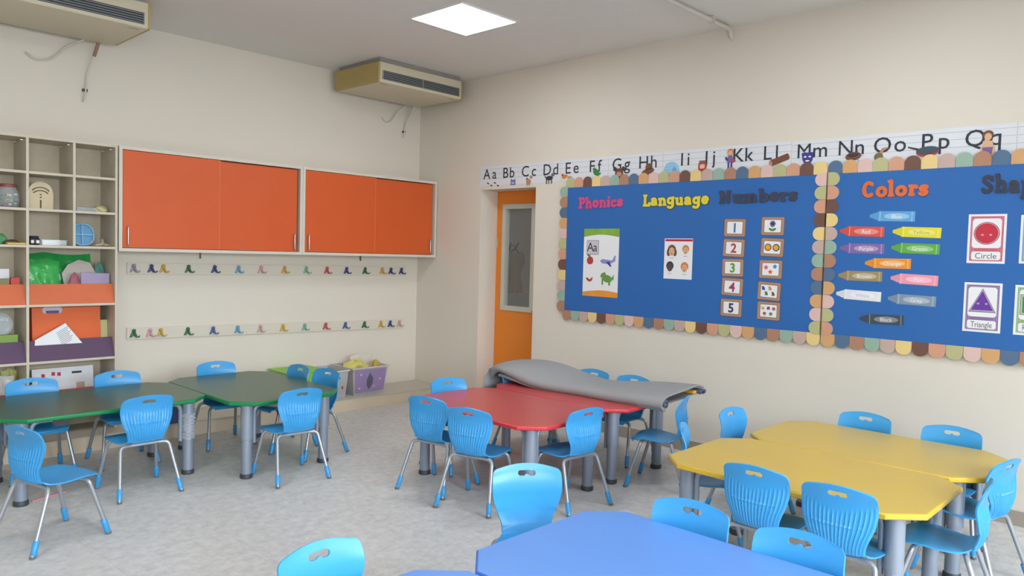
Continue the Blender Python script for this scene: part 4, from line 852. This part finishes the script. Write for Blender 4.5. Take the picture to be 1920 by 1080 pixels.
# shape cards
def shape_card(label, tl, tr, bl, col, shape, txt, w=None):
    a = wpt(*tl, OFFB); c = wpt(*bl, OFFB); w = w or (a[0] - wpt(*tr, OFFB)[0]); h = a[1] - c[1]
    t = wthing('shape_card', label, 'card', c[0], c[1], OFFB + 0.0005, 0.0, 'shape cards under the word Shapes')
    base = mat('card_' + label.split()[0] + shape, col, 0.5, var=0.0); pale = mat('card_pale_' + label.split()[0] + shape, tuple(int(q + (255 - q)*0.35) for q in col), 0.5)
    m = Flat(); m.rect(0, w, 0, h, 0, WHITEP); m.build('card_sheet', t)
    m = Flat(); m.rect(0.014, w - 0.014, 0.014, h - 0.014, 1, base)
    nx, ny = 14, 20
    for i in range(nx):
        for j in range(ny):
            if (i < 2 or i > nx - 3 or j < 2 or j > ny - 2): 
                x = 0.016 + (w - 0.032)*i/nx; y = 0.016 + (h - 0.032)*j/ny; m.shp([(x, y), (x + 0.006, y), (x + 0.010, y + 0.008), (x + 0.004, y + 0.008)], 2, pale)
    m.build('patterned_border', t)
    m = Flat(); m.shp(rrect(w*0.76, h*0.60, 0.018, 4, w/2, h*0.61), 3, WHITEP); m.shp(rrect(w*0.76, h*0.17, 0.012, 4, w/2, h*0.155), 3, WHITEP); m.build('panel', t)
    m = Flat(); cx, cy = w/2, h*0.61; sc = mat('shape_' + shape, {'circle': (196, 44, 66), 'triangle': (104, 56, 156), 'rectangle': (40, 140, 88), 'square': (60, 110, 180)}[shape], 0.5)
    if shape == 'circle':
        m.disc(cx, cy, w*0.34, w*0.34, 4, PDK, n=32); m.disc(cx, cy, w*0.325, w*0.325, 5, pale, n=32); m.disc(cx, cy, w*0.30, w*0.30, 6, sc, n=32)
    elif shape == 'triangle':
        for k, (q, mt) in enumerate(((0.36, PDK), (0.34, pale), (0.29, sc))): m.shp([(cx - w*q, cy - w*q*0.85), (cx + w*q, cy - w*q*0.85), (cx, cy + w*q*1.15)], 4 + k, mt)
    else:
        q = 0.30 if shape == 'rectangle' else 0.27
        for k, (e, mt) in enumerate(((0.012, PDK), (0.009, pale), (0, sc))): m.rect(cx - w*q - e, cx + w*q + e, cy - w*0.24 - e, cy + w*0.24 + e, 4 + k, mt)
    for dx in (-0.09, 0.09): m.disc(cx + dx*w*1.2, cy - 0.01, 0.008, 0.006, 7, pale)
    m.build('printed_shape', t)
    if txt: m = Flat(); m.text(txt, w/2, h*0.155, 0.036, 4, mat('dotted_grey', (90, 90, 92), 0.6, var=0), w=w*0.56); m.build('printed_word', t)
wd = wpt(1816, 402, OFFB)[0] - wpt(1888, 400, OFFB)[0]
shape_card('pink bordered card with a red circle', (1816, 402), (1888, 400), (1812, 493), (204, 96, 116), 'circle', 'Circle', wd)
shape_card('purple bordered card with a violet triangle', (1810, 529), (1880, 533), (1804, 620), (140, 110, 160), 'triangle', 'Triangle', wd)
shape_card('pale blue bordered card cut by the right edge of the photo', (1914, 403), None, (1910, 494), (110, 150, 200), 'square', '', wd)
shape_card('green bordered card with a green rectangle, low at the right edge', (1904, 534), None, (1899, 627), (140, 176, 120), 'rectangle', 'Rectangle', wd)
# ---------------------------------------------------------------- tables
TH, TT = 0.545, 0.028
def table_leg_mesh():
    m = MB(); m.lathe([(0.036, 0.03), (0.036, 0.27), (0.041, 0.272), (0.041, TH - TT)], TLEG, n=24); return m
CAPM = mat('foot_cap_dark', (58, 62, 70), 0.5)
def table(name, label, cx, cy, lx, ly, top, rim, group, ch=0.13, far=False):
    t = thing(name, label, 'table', (cx, cy, 0), group=group)
    hx, hy = lx/2, ly/2
    P = [(hx - ch, -hy), (hx, -hy + ch), (hx, hy - ch), (hx - ch, hy), (-hx + ch, hy), (-hx, hy - ch), (-hx, -hy + ch), (-hx + ch, -hy)]
    m = MB(); m.prism(P, TH - TT, TH - 0.0006, rim, 0.008, 3); m.build('table_edge', t, smooth=40)
    k = 0.007; sc = lambda p: (p[0]*(1 - k/hx), p[1]*(1 - k/hy))
    m = MB(); m.prism([sc(p) for p in P], TH - 0.0008, TH, top); m.build('tabletop', t)
    for sx, sy in ((-1, -1), (1, -1), (1, 1), (-1, 1)):
        x, y = sx*(hx - 0.125), sy*(hy - 0.125)
        lg = table_leg_mesh().build('leg', t, loc=(x, y, 0), smooth=40)
        m = MB(); m.lathe([(0.036, 0.0), (0.042, 0.004), (0.042, 0.026), (0.037, 0.032)], CAPM, n=24); m.build('foot_cap', lg, smooth=40)
        for dx, dy in ((-sx, 0), (0, -sy)):
            m = MB(); m.tube(fillet([(dx*0.054, dy*0.054, 0.24), (dx*0.054, dy*0.054, TH - TT - 0.016), (dx*0.17, dy*0.17, TH - TT - 0.016)], 0.07, 8), 0.0145, TLEG, 10)
            m.box(dx*0.03 - 0.012, dx*0.03 + 0.012, dy*0.03 - 0.012, dy*0.03 + 0.012, 0.275, 0.30, TLEG); m.box(dx*0.03 - 0.012, dx*0.03 + 0.012, dy*0.03 - 0.012, dy*0.03 + 0.012, 0.40, 0.425, TLEG)
            m.build('brace', lg, smooth=50)
    return t
def topm(n, col, rough=0.32, **k): return mat('table_top_' + n, col, rough, var=0.05, scale=3, **k)
GT, GR_ = topm('green', (70, 100, 80)), topm('green_edge', (16, 128, 72))
RT, RR = topm('red', (192, 74, 74)), topm('red_edge', (206, 58, 64))
YT, YR = topm('yellow', (202, 170, 72)), topm('yellow_edge', (212, 174, 52))
BT, BR = topm('blue', (92, 140, 210)), topm('blue_edge', (66, 116, 212))
table('activity_table', 'green table with chamfered corners at the left edge, in front of the cubby shelf', -3.79, -1.235, 1.26, 0.86, GT, GR_, 'green tables')
table('activity_table', 'green table with chamfered corners standing crosswise nearest the clear bin', -2.728, -1.39, 0.86, 1.27, GT, GR_, 'green tables')
table('activity_table', 'red table with chamfered corners left uncovered, with chairs along its near side', -1.75, -3.145, 0.84, 1.27, RT, RR, 'red tables')
table('activity_table', 'red table next to the right wall, mostly covered by the grey folded mat', -0.912, -3.15, 0.826, 1.29, RT, RR, 'red tables')
table('activity_table', 'yellow table nearer the camera with two chair backs in front of it', -1.735, -5.265, 0.83, 1.27, YT, YR, 'yellow tables')
table('activity_table', 'yellow table nearer the right wall below the crayon display', -0.922, -5.315, 0.792, 1.25, YT, YR, 'yellow tables')
table('activity_table', 'large blue table in the lower right foreground', -3.385, -5.52, 0.87, 1.28, BT, BR, 'blue tables')
table('activity_table', 'blue table at the bottom edge of which only one corner shows', -4.262, -5.50, 0.87, 1.28, BT, BR, 'blue tables')

# ---------------------------------------------------------------- chairs
PROF = [(.190, .318, .128), (.194, .332, .142), (.178, .344, .156), (.138, .350, .166), (.07, .346, .170), (.0, .338, .160), (-.05, .335, .144), (-.09, .338, .126), (-.120, .350, .113), (-.140, .376, .112), (-.150, .41, .122), (-.153, .45, .139), (-.149, .49, .152), (-.143, .53, .158), (-.143, .565, .159), (-.150, .60, .158), (-.160, .63, .156), (-.166, .648, .155)]
def crom(P, n):
    out = []; N = len(P) - 1
    for i in range(n):
        s = i/(n - 1)*N; k = min(int(s), N - 1); t = s - k
        a, b, c, d = P[max(k-1, 0)], P[k], P[k+1], P[min(k+2, N)]
        out.append(tuple(0.5*((2*b[q]) + (c[q]-a[q])*t + (2*a[q]-5*b[q]+4*c[q]-d[q])*t*t + (3*b[q]-a[q]-3*c[q]+d[q])*t**3) for q in range(3)))
    return out
SPLIT = 8
def shell_rows(P, n): return crom(P, n)
NC = 108
def shell_mesh(rows, kind):
    """front (sitting side) and back surfaces of the seat or the backrest, joined by a rounded rim; the backrest has the grip hole and ribs"""
    R = len(rows); F = []; F0 = []
    for i, (x, z, w) in enumerate(rows):
        row = []; row0 = []
        for j in range(NC + 1):
            u = -1 + 2*j/NC
            # rounded top corners of the back and front corners of the seat
            ww = w; px, pz = x, z
            if kind == 'back':
                k = max(0.0, (z - 0.54)/0.108); k = min(k, 1.0)
                rc = 0.034; dzc = z - (0.648 - rc)
                if dzc > 0: ww = w - rc*(1 - math.sqrt(max(0.0, 1 - (min(dzc, rc)/rc)**2)))
                pz = z - 0.017*k*abs(u)**2
                f = min(1, max(0, (z - 0.37)/0.08)); px = x + 0.024*f*abs(u)**2.2 - 0.008*k*abs(u)**2
                g = max(0, 1 - abs(z - 0.375)/0.06); px += 0.022*g*abs(u)**3
            else:
                k = max(0.0, (x - 0.12)/0.095); px = x - 0.022*k*abs(u)**3
                pz = z + 0.009*abs(u)**2*max(0, min(1, (0.17 - x)/0.1)) - 0.004*abs(u)**8
                g = max(0, min(1, (-0.05 - x)/0.08)); px += 0.020*g*abs(u)**3
            row.append(Vector((px, u*ww, pz))); row0.append(Vector((px, u*w, pz)))
        F.append(row); F0.append(row0)
    T = 0.0075
    def nrm(i, j):
        a = F0[min(i+2, R-1)][j] - F0[max(i-2, 0)][j]; b = F0[i][min(j+1, NC)] - F0[i][max(j-1, 0)]
        n = a.cross(b); return n.normalized()
    Bk = []
    sign = None
    for i in range(R):
        row = []
        for j in range(NC + 1):
            n = nrm(i, j)
            if kind == 'back':
                if n.x > 0: n = -n
            else:
                if n.z > 0: n = -n
            u = -1 + 2*j/NC; d = T; z = rows[i][1]
            if kind == 'back':
                # fan of vertical ribs inside a U, upper end lower in the middle; one curved cross line and the U ridge
                topz = 0.590 - 0.055*(1 - abs(u)**1.3); lowz = 0.352
                m_ = max(0, min(1, (topz - z)/0.03))*max(0, min(1, (z - lowz)/0.012))*max(0, min(1, (0.90 - abs(u))/0.05))
                d += 0.0036*m_*max(0.0, math.cos(u*PI*17.0))
                d += 0.0042*math.exp(-((z - (0.468 + 0.012*u*u - 0.0))/0.0032)**2)*(abs(u) < 0.72)
                d += 0.004*math.exp(-((z - 0.352)/0.006)**2)*(abs(u) < 0.8) + 0.0025*math.exp(-((abs(u) - 0.93)/0.03)**2)*(z < 0.58)
            e = 1 - abs(u)
            row.append(F[i][j] + n*d)
        Bk.append(row)
    hole = set()
    hz, hw, hh = 0.606, 0.041, 0.0115
    def g(p):   # <0 inside the grip: a stadium with a soft bump rising from its lower edge
        y = abs(p.y); yy = max(0.0, y - (hw - hh)); lo = -hh + 0.007*max(0, 1 - (y/0.011)**2)
        dz = p.z - hz
        a = math.hypot(yy, dz) - hh
        b = lo - dz
        return max(a, b)
    vid = {}; V = []; FC = []
    def vert(s, i, j):
        if (s, i, j) not in vid: vid[(s, i, j)] = len(V); V.append((F if s == 0 else Bk)[i][j].copy())
        return vid[(s, i, j)]
    keep = [[True]*NC for _ in range(R - 1)]
    if kind == 'back':
        for i in range(R - 1):
            for j in range(NC):
                c = (F[i][j] + F[i+1][j] + F[i][j+1] + F[i+1][j+1])/4
                if g(c) < 0: keep[i][j] = False
    for i in range(R - 1):
        for j in range(NC):
            if keep[i][j]:
                FC.append((vert(0, i, j), vert(0, i, j+1), vert(0, i+1, j+1), vert(0, i+1, j)))
                FC.append((vert(1, i, j), vert(1, i+1, j), vert(1, i+1, j+1), vert(1, i, j+1)))
    hb = set()
    def K(i, j): return 0 <= i < R-1 and 0 <= j < NC and keep[i][j]
    for i in range(R - 1):
        for j in range(NC):
            if not keep[i][j]: continue
            for di, dj, a, b in ((-1, 0, (i, j), (i, j+1)), (1, 0, (i+1, j+1), (i+1, j)), (0, -1, (i+1, j), (i, j)), (0, 1, (i, j+1), (i+1, j+1))):
                if not K(i + di, j + dj):
                    FC.append((vert(0, *a), vert(0, *b), vert(1, *b), vert(1, *a)))
                    if 0 <= i + di < R-1 and 0 <= j + dj < NC: hb.add(a); hb.add(b)
    for (i, j) in hb:      # pull the hole's rim onto its outline
        for s in (0, 1):
            k = vid.get((s, i, j))
            if k is None: continue
            p = V[k]
            for _ in range(4):
                e = 1e-4; gv = g(p); gy = (g(p + Vector((0, e, 0))) - gv)/e; gz = (g(p + Vector((0, 0, e))) - gv)/e; q = gy*gy + gz*gz
                if q < 1e-6: break
                p = p - Vector((0, gy, gz))*(gv/q)*0.9
            V[k] = p
    m = MB(); m.add([v[:] for v in V], FC, BLUEP); return m
seat_rows = crom(PROF[:SPLIT + 2], 34); back_rows = crom(PROF[SPLIT:], 62)
seat_rows = crom(PROF, 124); seat_rows = seat_rows[:-4] + crom(seat_rows[-5:], 13)[1:]
cut = next(i for i, r in enumerate(seat_rows) if r[0] < -0.10 and r[1] > 0.352)
allr = seat_rows; seat_rows = allr[:cut + 1][::1]; back_rows = allr[cut:]
def make_chair():
    t = thing('child_chair', '', 'chair', (0, 0, 0))
    shell_mesh(seat_rows, 'seat').build('seat', t, smooth=50)
    shell_mesh(back_rows, 'back').build('backrest', t, smooth=42)
    for fx, sx, nm in ((1, 0.105, 'front'), (-1, -0.085, 'rear')):
        zt = 0.322
        m = MB(); m.tube([(sx, -0.085, zt), (sx, 0.085, zt)], 0.0115, METAL, 12); m.build('seat_frame', t, smooth=50)
        for sy in (-1, 1):
            foot = Vector((0.205*fx, 0.19*sy, 0.0)); kn = Vector((sx + 0.012*fx, 0.148*sy, zt - 0.002))
            pts = fillet([(sx, 0.0855*sy, zt), tuple(kn), tuple(foot + Vector((0, 0, 0.012)))], 0.055, 8)
            m = MB(); m.tube(pts, 0.0115, METAL, 12); lg = m.build('leg', t, smooth=50)
            d = (kn - foot).normalized(); m = MB()
            m.tube([tuple(foot + d*0.014), tuple(foot + d*0.018), tuple(foot + d*0.085), tuple(foot + d*0.09)], 0.0155, BLUEP, 14, rs=[0.0140, 0.0155, 0.0162, 0.0135]); 
            m.build('foot_sleeve', lg, smooth=50)
            m = MB(); m.lathe([(0.011, 0.001), (0.0145, 0.003), (0.0145, 0.010), (0.012, 0.016)], mat('glide_grey', (110, 104, 100), 0.5), (foot.x, foot.y, 0), 14); m.build('glide', lg, smooth=50)
    m = MB(); m.box(-0.085, 0.105, -0.055, -0.03, 0.3235, 0.3285, METAL); m.box(-0.085, 0.105, 0.03, 0.055, 0.3235, 0.3285, METAL); m.build('seat_bracket', t)
    return t
CH = [  # x, y, facing degrees, label, group
 (-4.325, -2.244, 16, 'blue chair standing alone at the left edge of the photo, nearest of all there', 'chairs around the green tables'),
 (-3.67, -1.70, 90, 'blue chair, ribbed back to us, on the near side of the left green table', 'chairs around the green tables'),
 (-2.79, -2.07, 86, 'blue chair, ribbed back to us, at the near end of the crosswise green table', 'chairs around the green tables'),
 (-4.05, -0.92, 268, 'blue chair behind the left green table, leftmost in front of the cubby shelf', 'chairs around the green tables'),
 (-3.50, -0.925, 266, 'blue chair behind the left green table at the right side of the cubby shelf', 'chairs around the green tables'),
 (-2.72, -0.88, 266, 'blue chair at the far end of the crosswise green table, below the hook rails', 'chairs around the green tables'),
 (-2.41, -1.285, 180, 'farther of the two blue chairs along the right side of the crosswise green table', 'chairs around the green tables'),
 (-2.345, -1.61, 186, 'nearer of the two blue chairs along the right side of the crosswise green table', 'chairs around the green tables'),
 (-1.74, -2.645, 262, 'blue chair at the far end of the uncovered red table, facing us', 'chairs around the red tables'),
 (-2.17, -2.93, 12, 'blue chair at the left side of the red table, the leftmost of its near chairs', 'chairs around the red tables'),
 (-2.21, -3.36, 17, 'blue chair at the left side of the red table, overlapping the leftmost chair', 'chairs around the red tables'),
 (-1.76, -3.735, 84, 'blue chair at the near end of the red table, right of the front table leg', 'chairs around the red tables'),
 (-3.105, -4.62, 232, 'blue chair facing us at the far corner of the large blue table', 'chairs around the blue tables'),
 (-0.97, -2.64, 268, 'blue chair half hidden under the left part of the grey mat', 'chairs around the red tables'),
 (-0.60, -2.93, 183, 'blue chair by the right wall behind the grey mat, the farther of the two', 'chairs around the red tables'),
 (-0.60, -3.33, 181, 'blue chair by the right wall behind the grey mat, the nearer of the two', 'chairs around the red tables'),
 (-0.955, -3.925, 109, 'blue chair seen from the side below the right end of the grey mat', 'chairs around the red tables'),
 (-1.63, -4.66, 297, 'blue chair seen edge-on at the far end of the nearer yellow table', 'chairs around the yellow tables'),
 (-1.04, -4.63, 268, 'blue chair at the far end of the yellow table by the wall', 'chairs around the yellow tables'),
 (-0.635, -5.13, 181, 'blue chair at the wall side of the yellow table, the farther of the two', 'chairs around the yellow tables'),
 (-0.635, -5.63, 184, 'blue chair at the wall side of the yellow table, the nearer of the two', 'chairs around the yellow tables'),
 (-2.06, -5.205, 2, 'left one of the two ribbed blue chair backs against the near yellow table', 'chairs around the yellow tables'),
 (-2.075, -5.59, 3, 'right one of the two ribbed blue chair backs against the near yellow table', 'chairs around the yellow tables'),
 (-1.08, -5.87, 78, 'blue chair, back turned to us, at the right edge beside the farther yellow table', 'chairs around the yellow tables'),
 (-1.66, -5.89, 97, 'blue chair seen from the side, its seat under the near yellow table end', 'chairs around the yellow tables'),
 (-3.055, -5.30, 186, 'farther of the two blue chairs facing us across the large blue table', 'chairs around the blue tables'),
 (-3.065, -5.73, 184, 'nearer of the two blue chairs facing us across the large blue table', 'chairs around the blue tables'),
 (-4.20, -4.83, 272, 'blue chair at the bottom edge of which only the top of the back shows', 'chairs around the blue tables'),
]
proto = make_chair()
for i, (x, y, a, lab, grp) in enumerate(CH):
    o = proto if i == 0 else copy_tree(proto)
    o.location = (x, y, 0); o.rotation_euler = (0, 0, math.radians(a)); o['label'] = lab; o['group'] = grp

# ---------------------------------------------------------------- grey mat folded over the red table
MATG = mat('grey_felt_mat', (150, 150, 150), 0.85, var=0.05, scale=5, bump=0.25, bscale=90)
SECT = [ # y : section points (x, z) from the left edge over the ridge to the right edge
 (-2.34, [(-1.09, .54), (-1.095, .58), (-1.085, .625), (-1.06, .645), (-1.00, .660), (-.90, .662), (-.80, .65), (-.74, .60), (-.72, .52)]),
 (-2.45, [(-1.12, .640), (-1.135, .655), (-1.11, .670), (-1.06, .682), (-.98, .688), (-.86, .692), (-.76, .68), (-.68, .65), (-.64, .59)]),
 (-2.62, [(-1.12, .615), (-1.145, .632), (-1.13, .660), (-1.07, .682), (-.98, .692), (-.86, .700), (-.76, .70), (-.66, .67), (-.60, .60)]),
 (-2.80, [(-1.11, .575), (-1.14, .592), (-1.13, .625), (-1.07, .660), (-.97, .680), (-.86, .690), (-.76, .69), (-.66, .66), (-.60, .58)]),
 (-3.00, [(-1.08, .556), (-1.11, .572), (-1.10, .605), (-1.04, .635), (-.95, .650), (-.84, .655), (-.74, .65), (-.65, .63), (-.59, .57)]),
 (-3.25, [(-1.05, .553), (-1.08, .570), (-1.075, .598), (-1.02, .615), (-.93, .625), (-.83, .625), (-.73, .620), (-.64, .60), (-.585, .565)]),
 (-3.50, [(-1.04, .553), (-1.07, .570), (-1.065, .598), (-1.01, .618), (-.92, .628), (-.82, .630), (-.72, .63), (-.63, .625), (-.56, .59)]),
 (-3.75, [(-1.03, .556), (-1.065, .572), (-1.06, .603), (-1.005, .625), (-.91, .638), (-.81, .645), (-.70, .65), (-.61, .652), (-.53, .63)]),
 (-3.99, [(-1.03, .550), (-1.07, .570), (-1.065, .605), (-1.01, .632), (-.91, .645), (-.80, .655), (-.69, .665), (-.60, .668), (-.51, .645)]),
]
def smooth_sections(S, n_along, n_across):
    ys = [s[0] for s in S]; C = [spline([(p[0], s[0], p[1]) for p in s[1]], 5) for s in S]
    cols = []
    for j in range(len(C[0])): cols.append(spline([c[j] for c in C], n_along))
    return [[cols[j][i] for j in range(len(cols))] for i in range(len(cols[0]))]
gm = thing('folded_mat', 'large grey folded mat lying over the red table and the chair backs by the wall', 'mat', (-0.9, -3.2, 0.545))
org = Vector((-0.9, -3.2, 0.545))
G = smooth_sections(SECT, 6, 5); G = [[p - org + Vector((0, 0, 0.004*math.sin(9*p.x + 5*p.y)*math.sin(3*p.y))) for p in row] for row in G]
m = MB(); m.grid(G, MATG, 0.014); m.build('mat_sheet', gm, smooth=60)
# second layer folded inside, with the rolled near end
m = MB(); G2 = [[Vector((p.x*0.92 + 0.0, p.y, max(0.0015, (p.z)*0.62 - 0.012))) for p in row] for row in G[6:]]
G2 = [row[3:-2] for row in G2]; m.grid(G2, MATG, 0.008); m.build('inner_layer', gm, smooth=60)
m = MB(); c0 = Vector((-1.035, -3.985, 0.590)) - org
R1 = []
for i in range(34):
    a = i/33*2*PI*1.6; r = 0.026 - 0.014*i/33; R1.append((c0.x + r*math.cos(a + 1.2), c0.z + r*math.sin(a + 1.2)))
m.grid([[Vector((x, c0.y + dy, z)) for x, z in R1] for dy in (-0.012, 0.10)], mat('mat_edge_blue_grey', (92, 100, 122), 0.8), 0.006); m.build('rolled_edge', gm, smooth=60)
m = MB(); c1 = Vector((-0.565, -3.99, 0.628)) - org; R2 = []
for i in range(30):
    a = i/29*2*PI*1.3; r = 0.028 - 0.012*i/29; R2.append((c1.x + 1.5*r*math.cos(-a + 1.8), c1.z + r*0.8*math.sin(-a + 1.8)))
m.grid([[Vector((x, c1.y + dy, z)) for x, z in R2] for dy in (-0.025, 0.10)], MATS['mat_edge_blue_grey'], 0.006); m.build('rolled_edge', gm, smooth=60)
m = MB(); m.box(-0.67 - org.x, -0.625 - org.x, -3.995 - org.y, -3.90 - org.y, 0.618 - org.z, 0.642 - org.z, mat('yellow_lining', (216, 166, 44), 0.6), 0.006); o = m.build('lining', gm); o['label'] = 'yellow lining inside the fold'
# flap hanging at the far left end
m = MB(); F0 = [Vector(p) - org for p in ((-1.13, -2.335, .640), (-1.11, -2.33, .64), (-1.02, -2.33, .64), (-.80, -2.33, .63))]; F1 = [Vector(p) - org for p in ((-1.24, -2.36, .46), (-1.14, -2.345, .44), (-1.02, -2.34, .42), (-.82, -2.33, .40))]
m.grid([[a.lerp(b, k/5) + Vector((0, 0.012*math.sin(k + q), 0)) for q, (a, b) in enumerate(zip(F0, F1))] for k in range(6)], MATG, 0.01); m.build('hanging_flap', gm, smooth=60)

# ---------------------------------------------------------------- bins and things on the ledge
ZL = 0.1205
FROST = mat('frosted_plastic', (214, 214, 216), 0.25, var=0, alpha=0.42, spec=0.5)
bn = thing('storage_bin', 'large clear plastic bin with a purple sheet on its front, on the ledge', 'bin', (-0.93, -0.235, ZL))
bw, bd, bh, tp = 0.40, 0.36, 0.285, 0.025
def frust(m, w0, d0, w1, d1, h, t, mt):
    o = [(-w0/2, -d0/2, 0), (w0/2, -d0/2, 0), (w0/2, d0/2, 0), (-w0/2, d0/2, 0), (-w1/2, -d1/2, h), (w1/2, -d1/2, h), (w1/2, d1/2, h), (-w1/2, d1/2, h)]
    i = [(x*(1 - 2*t/w0), y*(1 - 2*t/d0), max(z, t)) for x, y, z in o]
    V = o + i; fs = [(0, 3, 2, 1), (8, 9, 10, 11)]
    for k in range(4):
        j = (k + 1) % 4; fs += [(k, j, 4 + j, 4 + k), (8 + k, 12 + k, 12 + j, 8 + j), (4 + k, 4 + j, 12 + j, 12 + k)]
    m.add(V, fs, mt)
m = MB(); frust(m, 0.38, 0.34, 0.44, 0.39, bh, 0.004, FROST); m.build('bin_body', bn)
m = MB()
for a, b, c, d in ((-.235, .235, -.21, -.196), (-.235, .235, .196, .21), (-.235, -.221, -.196, .196), (.221, .235, -.196, .196)): m.box(a, b, c, d, bh - 0.012, bh, mat('bin_rim_pink_white', (206, 188, 186), 0.4), 0.003)
m.build('rim', bn)
m = MB(); m.add([(-.175, -.1775, .03), (.175, -.1775, .03), (.195, -.1960, .258), (-.195, -.1960, .258)] + [(-.175, -.1755, .03), (.175, -.1755, .03), (.195, -.194, .258), (-.195, -.194, .258)], [(0, 1, 2, 3), (7, 6, 5, 4), (0, 4, 5, 1), (1, 5, 6, 2), (2, 6, 7, 3), (3, 7, 4, 0)], mat('purple_sheet', (150, 128, 172), 0.55, var=0.05)); m.build('purple_sheet', bn)
m = MB(); fy = lambda z: -0.1782 - (z - 0.03)*0.0811 - 0.0005; DGR = mat('fish_dark_grey', (92, 88, 108), 0.6)
kite = [(-0.01, 0.225), (0.034, 0.165), (0.028, 0.11), (-0.012, 0.05), (-0.045, 0.10), (-0.042, 0.16)]
m.add([(x, fy(z), z) for x, z in kite] + [(x, fy(z) - 0.001, z) for x, z in kite], [tuple(range(6)), tuple(range(11, 5, -1))] + [(k, (k+1) % 6, 6 + (k+1) % 6, 6 + k) for k in range(6)], DGR)
for x, z in ((-0.12, 0.21), (-0.13, 0.07), (0.12, 0.15), (0.05, 0.08)): m.box(x - 0.011, x + 0.011, fy(z) - 0.0015, fy(z) - 0.0001, z - 0.009, z + 0.009, mat('sticker_peach', (206, 178, 160), 0.6))
m.build('printed_picture', bn)
YC = mat('pale_yellow_cloth', (214, 202, 112), 0.8, var=0.15, scale=14)
lump('yellow_cloth', 'crumpled pale yellow cloth on top of the things in the clear bin', 'cloth', (-1.0, -0.24, ZL + 0.235), 0.26, 0.20, 0.10, YC, 31, 0.35)
lump('toy_bag', 'whitish plastic bag of toys filling the clear bin', 'toy bag', (-0.93, -0.23, ZL + 0.006), 0.36, 0.31, 0.27, mat('dusty_white_plastic', (196, 186, 180), 0.4, var=0.25, scale=25), 33, 0.15)
sheetbag('clear_wrapper', 'thin clear wrapper sticking up out of the bin towards the corner', 'wrapper', (-0.86, -0.16, ZL + 0.18), 0.28, 0.20, mat('thin_wrapper', (222, 214, 200), 0.3, alpha=0.85, var=0.05), 35, 0.02, 0.0)
lump('yellow_toy', 'golden yellow toy at the right side of the bin opening', 'toy', (-0.80, -0.33, ZL + 0.235), 0.09, 0.07, 0.10, mat('golden_yellow', (190, 166, 70), 0.5), 36, 0.25)
# second bin with printed labels to the left
b2 = thing('storage_bin', 'clear bin with green printed figures, left of the bin with the purple sheet', 'bin', (-1.385 + 0.06, -0.225, ZL))
m = MB(); frust(m, 0.22, 0.34, 0.27, 0.38, 0.275, 0.004, FROST); m.build('bin_body', b2)
m = MB()
for a, b, c, d in ((-.145, .145, -.202, -.19), (-.145, .145, .19, .202), (-.145, -.133, -.19, .19), (.133, .145, -.19, .19)): m.box(a, b, c, d, 0.263, 0.275, mat('bin_rim_white', (214, 212, 206), 0.4), 0.003)
m.build('rim', b2)
m = MB()
for x, z, c in ((-0.07, 0.22, PGN), (0.03, 0.20, PGN), (-0.02, 0.13, PPU), (0.07, 0.10, PRD)):
    yy = -0.1705 - z*0.073 - 0.002; m.box(x - 0.01, x + 0.01, yy - 0.001, yy, z - 0.014, z + 0.014, c)
m.build('printed_picture', b2)
lump('brown_toys', 'dull brownish red toys in the clear bin with green figures', 'toy bag', (-1.325, -0.225, ZL + 0.006), 0.18, 0.26, 0.19, mat('dusty_brick_red', (150, 92, 84), 0.7, var=0.3, scale=20), 41, 0.2)
lm = thing('lime_bin', 'lime green plastic box with lid on the ledge behind the crosswise green table', 'box', (-1.66, -0.23, ZL))
LIME = mat('lime_green_plastic', (136, 196, 56), 0.4)
m = MB(); frust(m, 0.36, 0.30, 0.40, 0.34, 0.29, 0.005, LIME); m.build('box_body', lm)
m = MB(); m.box(-0.215, 0.215, -0.18, 0.18, 0.29, 0.305, LIME, 0.006); m.build('lid', lm)
m = MB(); m.box(-0.10, 0.10, -0.11, 0.11, 0, 0.19, mat('blue_violet_crate', (84, 98, 156), 0.4, alpha=0.85), 0.008); tag(m.build('plastic_crate', loc=(-2.93, -0.38, ZL)), 'small blue-violet plastic crate on the ledge seen beneath the green tables', 'crate')
m = MB(); m.box(-0.11, 0.11, -0.012, 0.012, 0, 0.008, mat('pink_strip', (222, 150, 158), 0.6), 0.003); tag(m.build('pink_strip', loc=(-4.13, -1.48, 0.001), rot=(0, 0, 0.35)), 'flat pink strip lying on the floor under the left green table', 'strip')
# crumpled clear tape wrap on one green table leg
tA = [o for o in COL.objects if o.name == 'activity_table'][0]; lg = [c for c in tA.children if c.name.startswith('leg')][1]
m = MB(); m.grid([[((0.047 + 0.010*math.sin(5*a + 9*z_*30) * (0.5 + 0.5*math.sin(z_*70)))*math.cos(a), (0.047 + 0.010*math.sin(5*a + 9*z_*30))*math.sin(a), z_) for a in [i*PI/10 for i in range(21)]] for z_ in [0.25 + 0.012*k for k in range(16)]], mat('crinkled_clear_tape', (224, 228, 232), 0.12, alpha=0.35, var=0, bump=0.8, bscale=60))
o = m.build('tape_wrap', lg, smooth=30); o['label'] = 'crinkled clear tape wrapped around the leg'
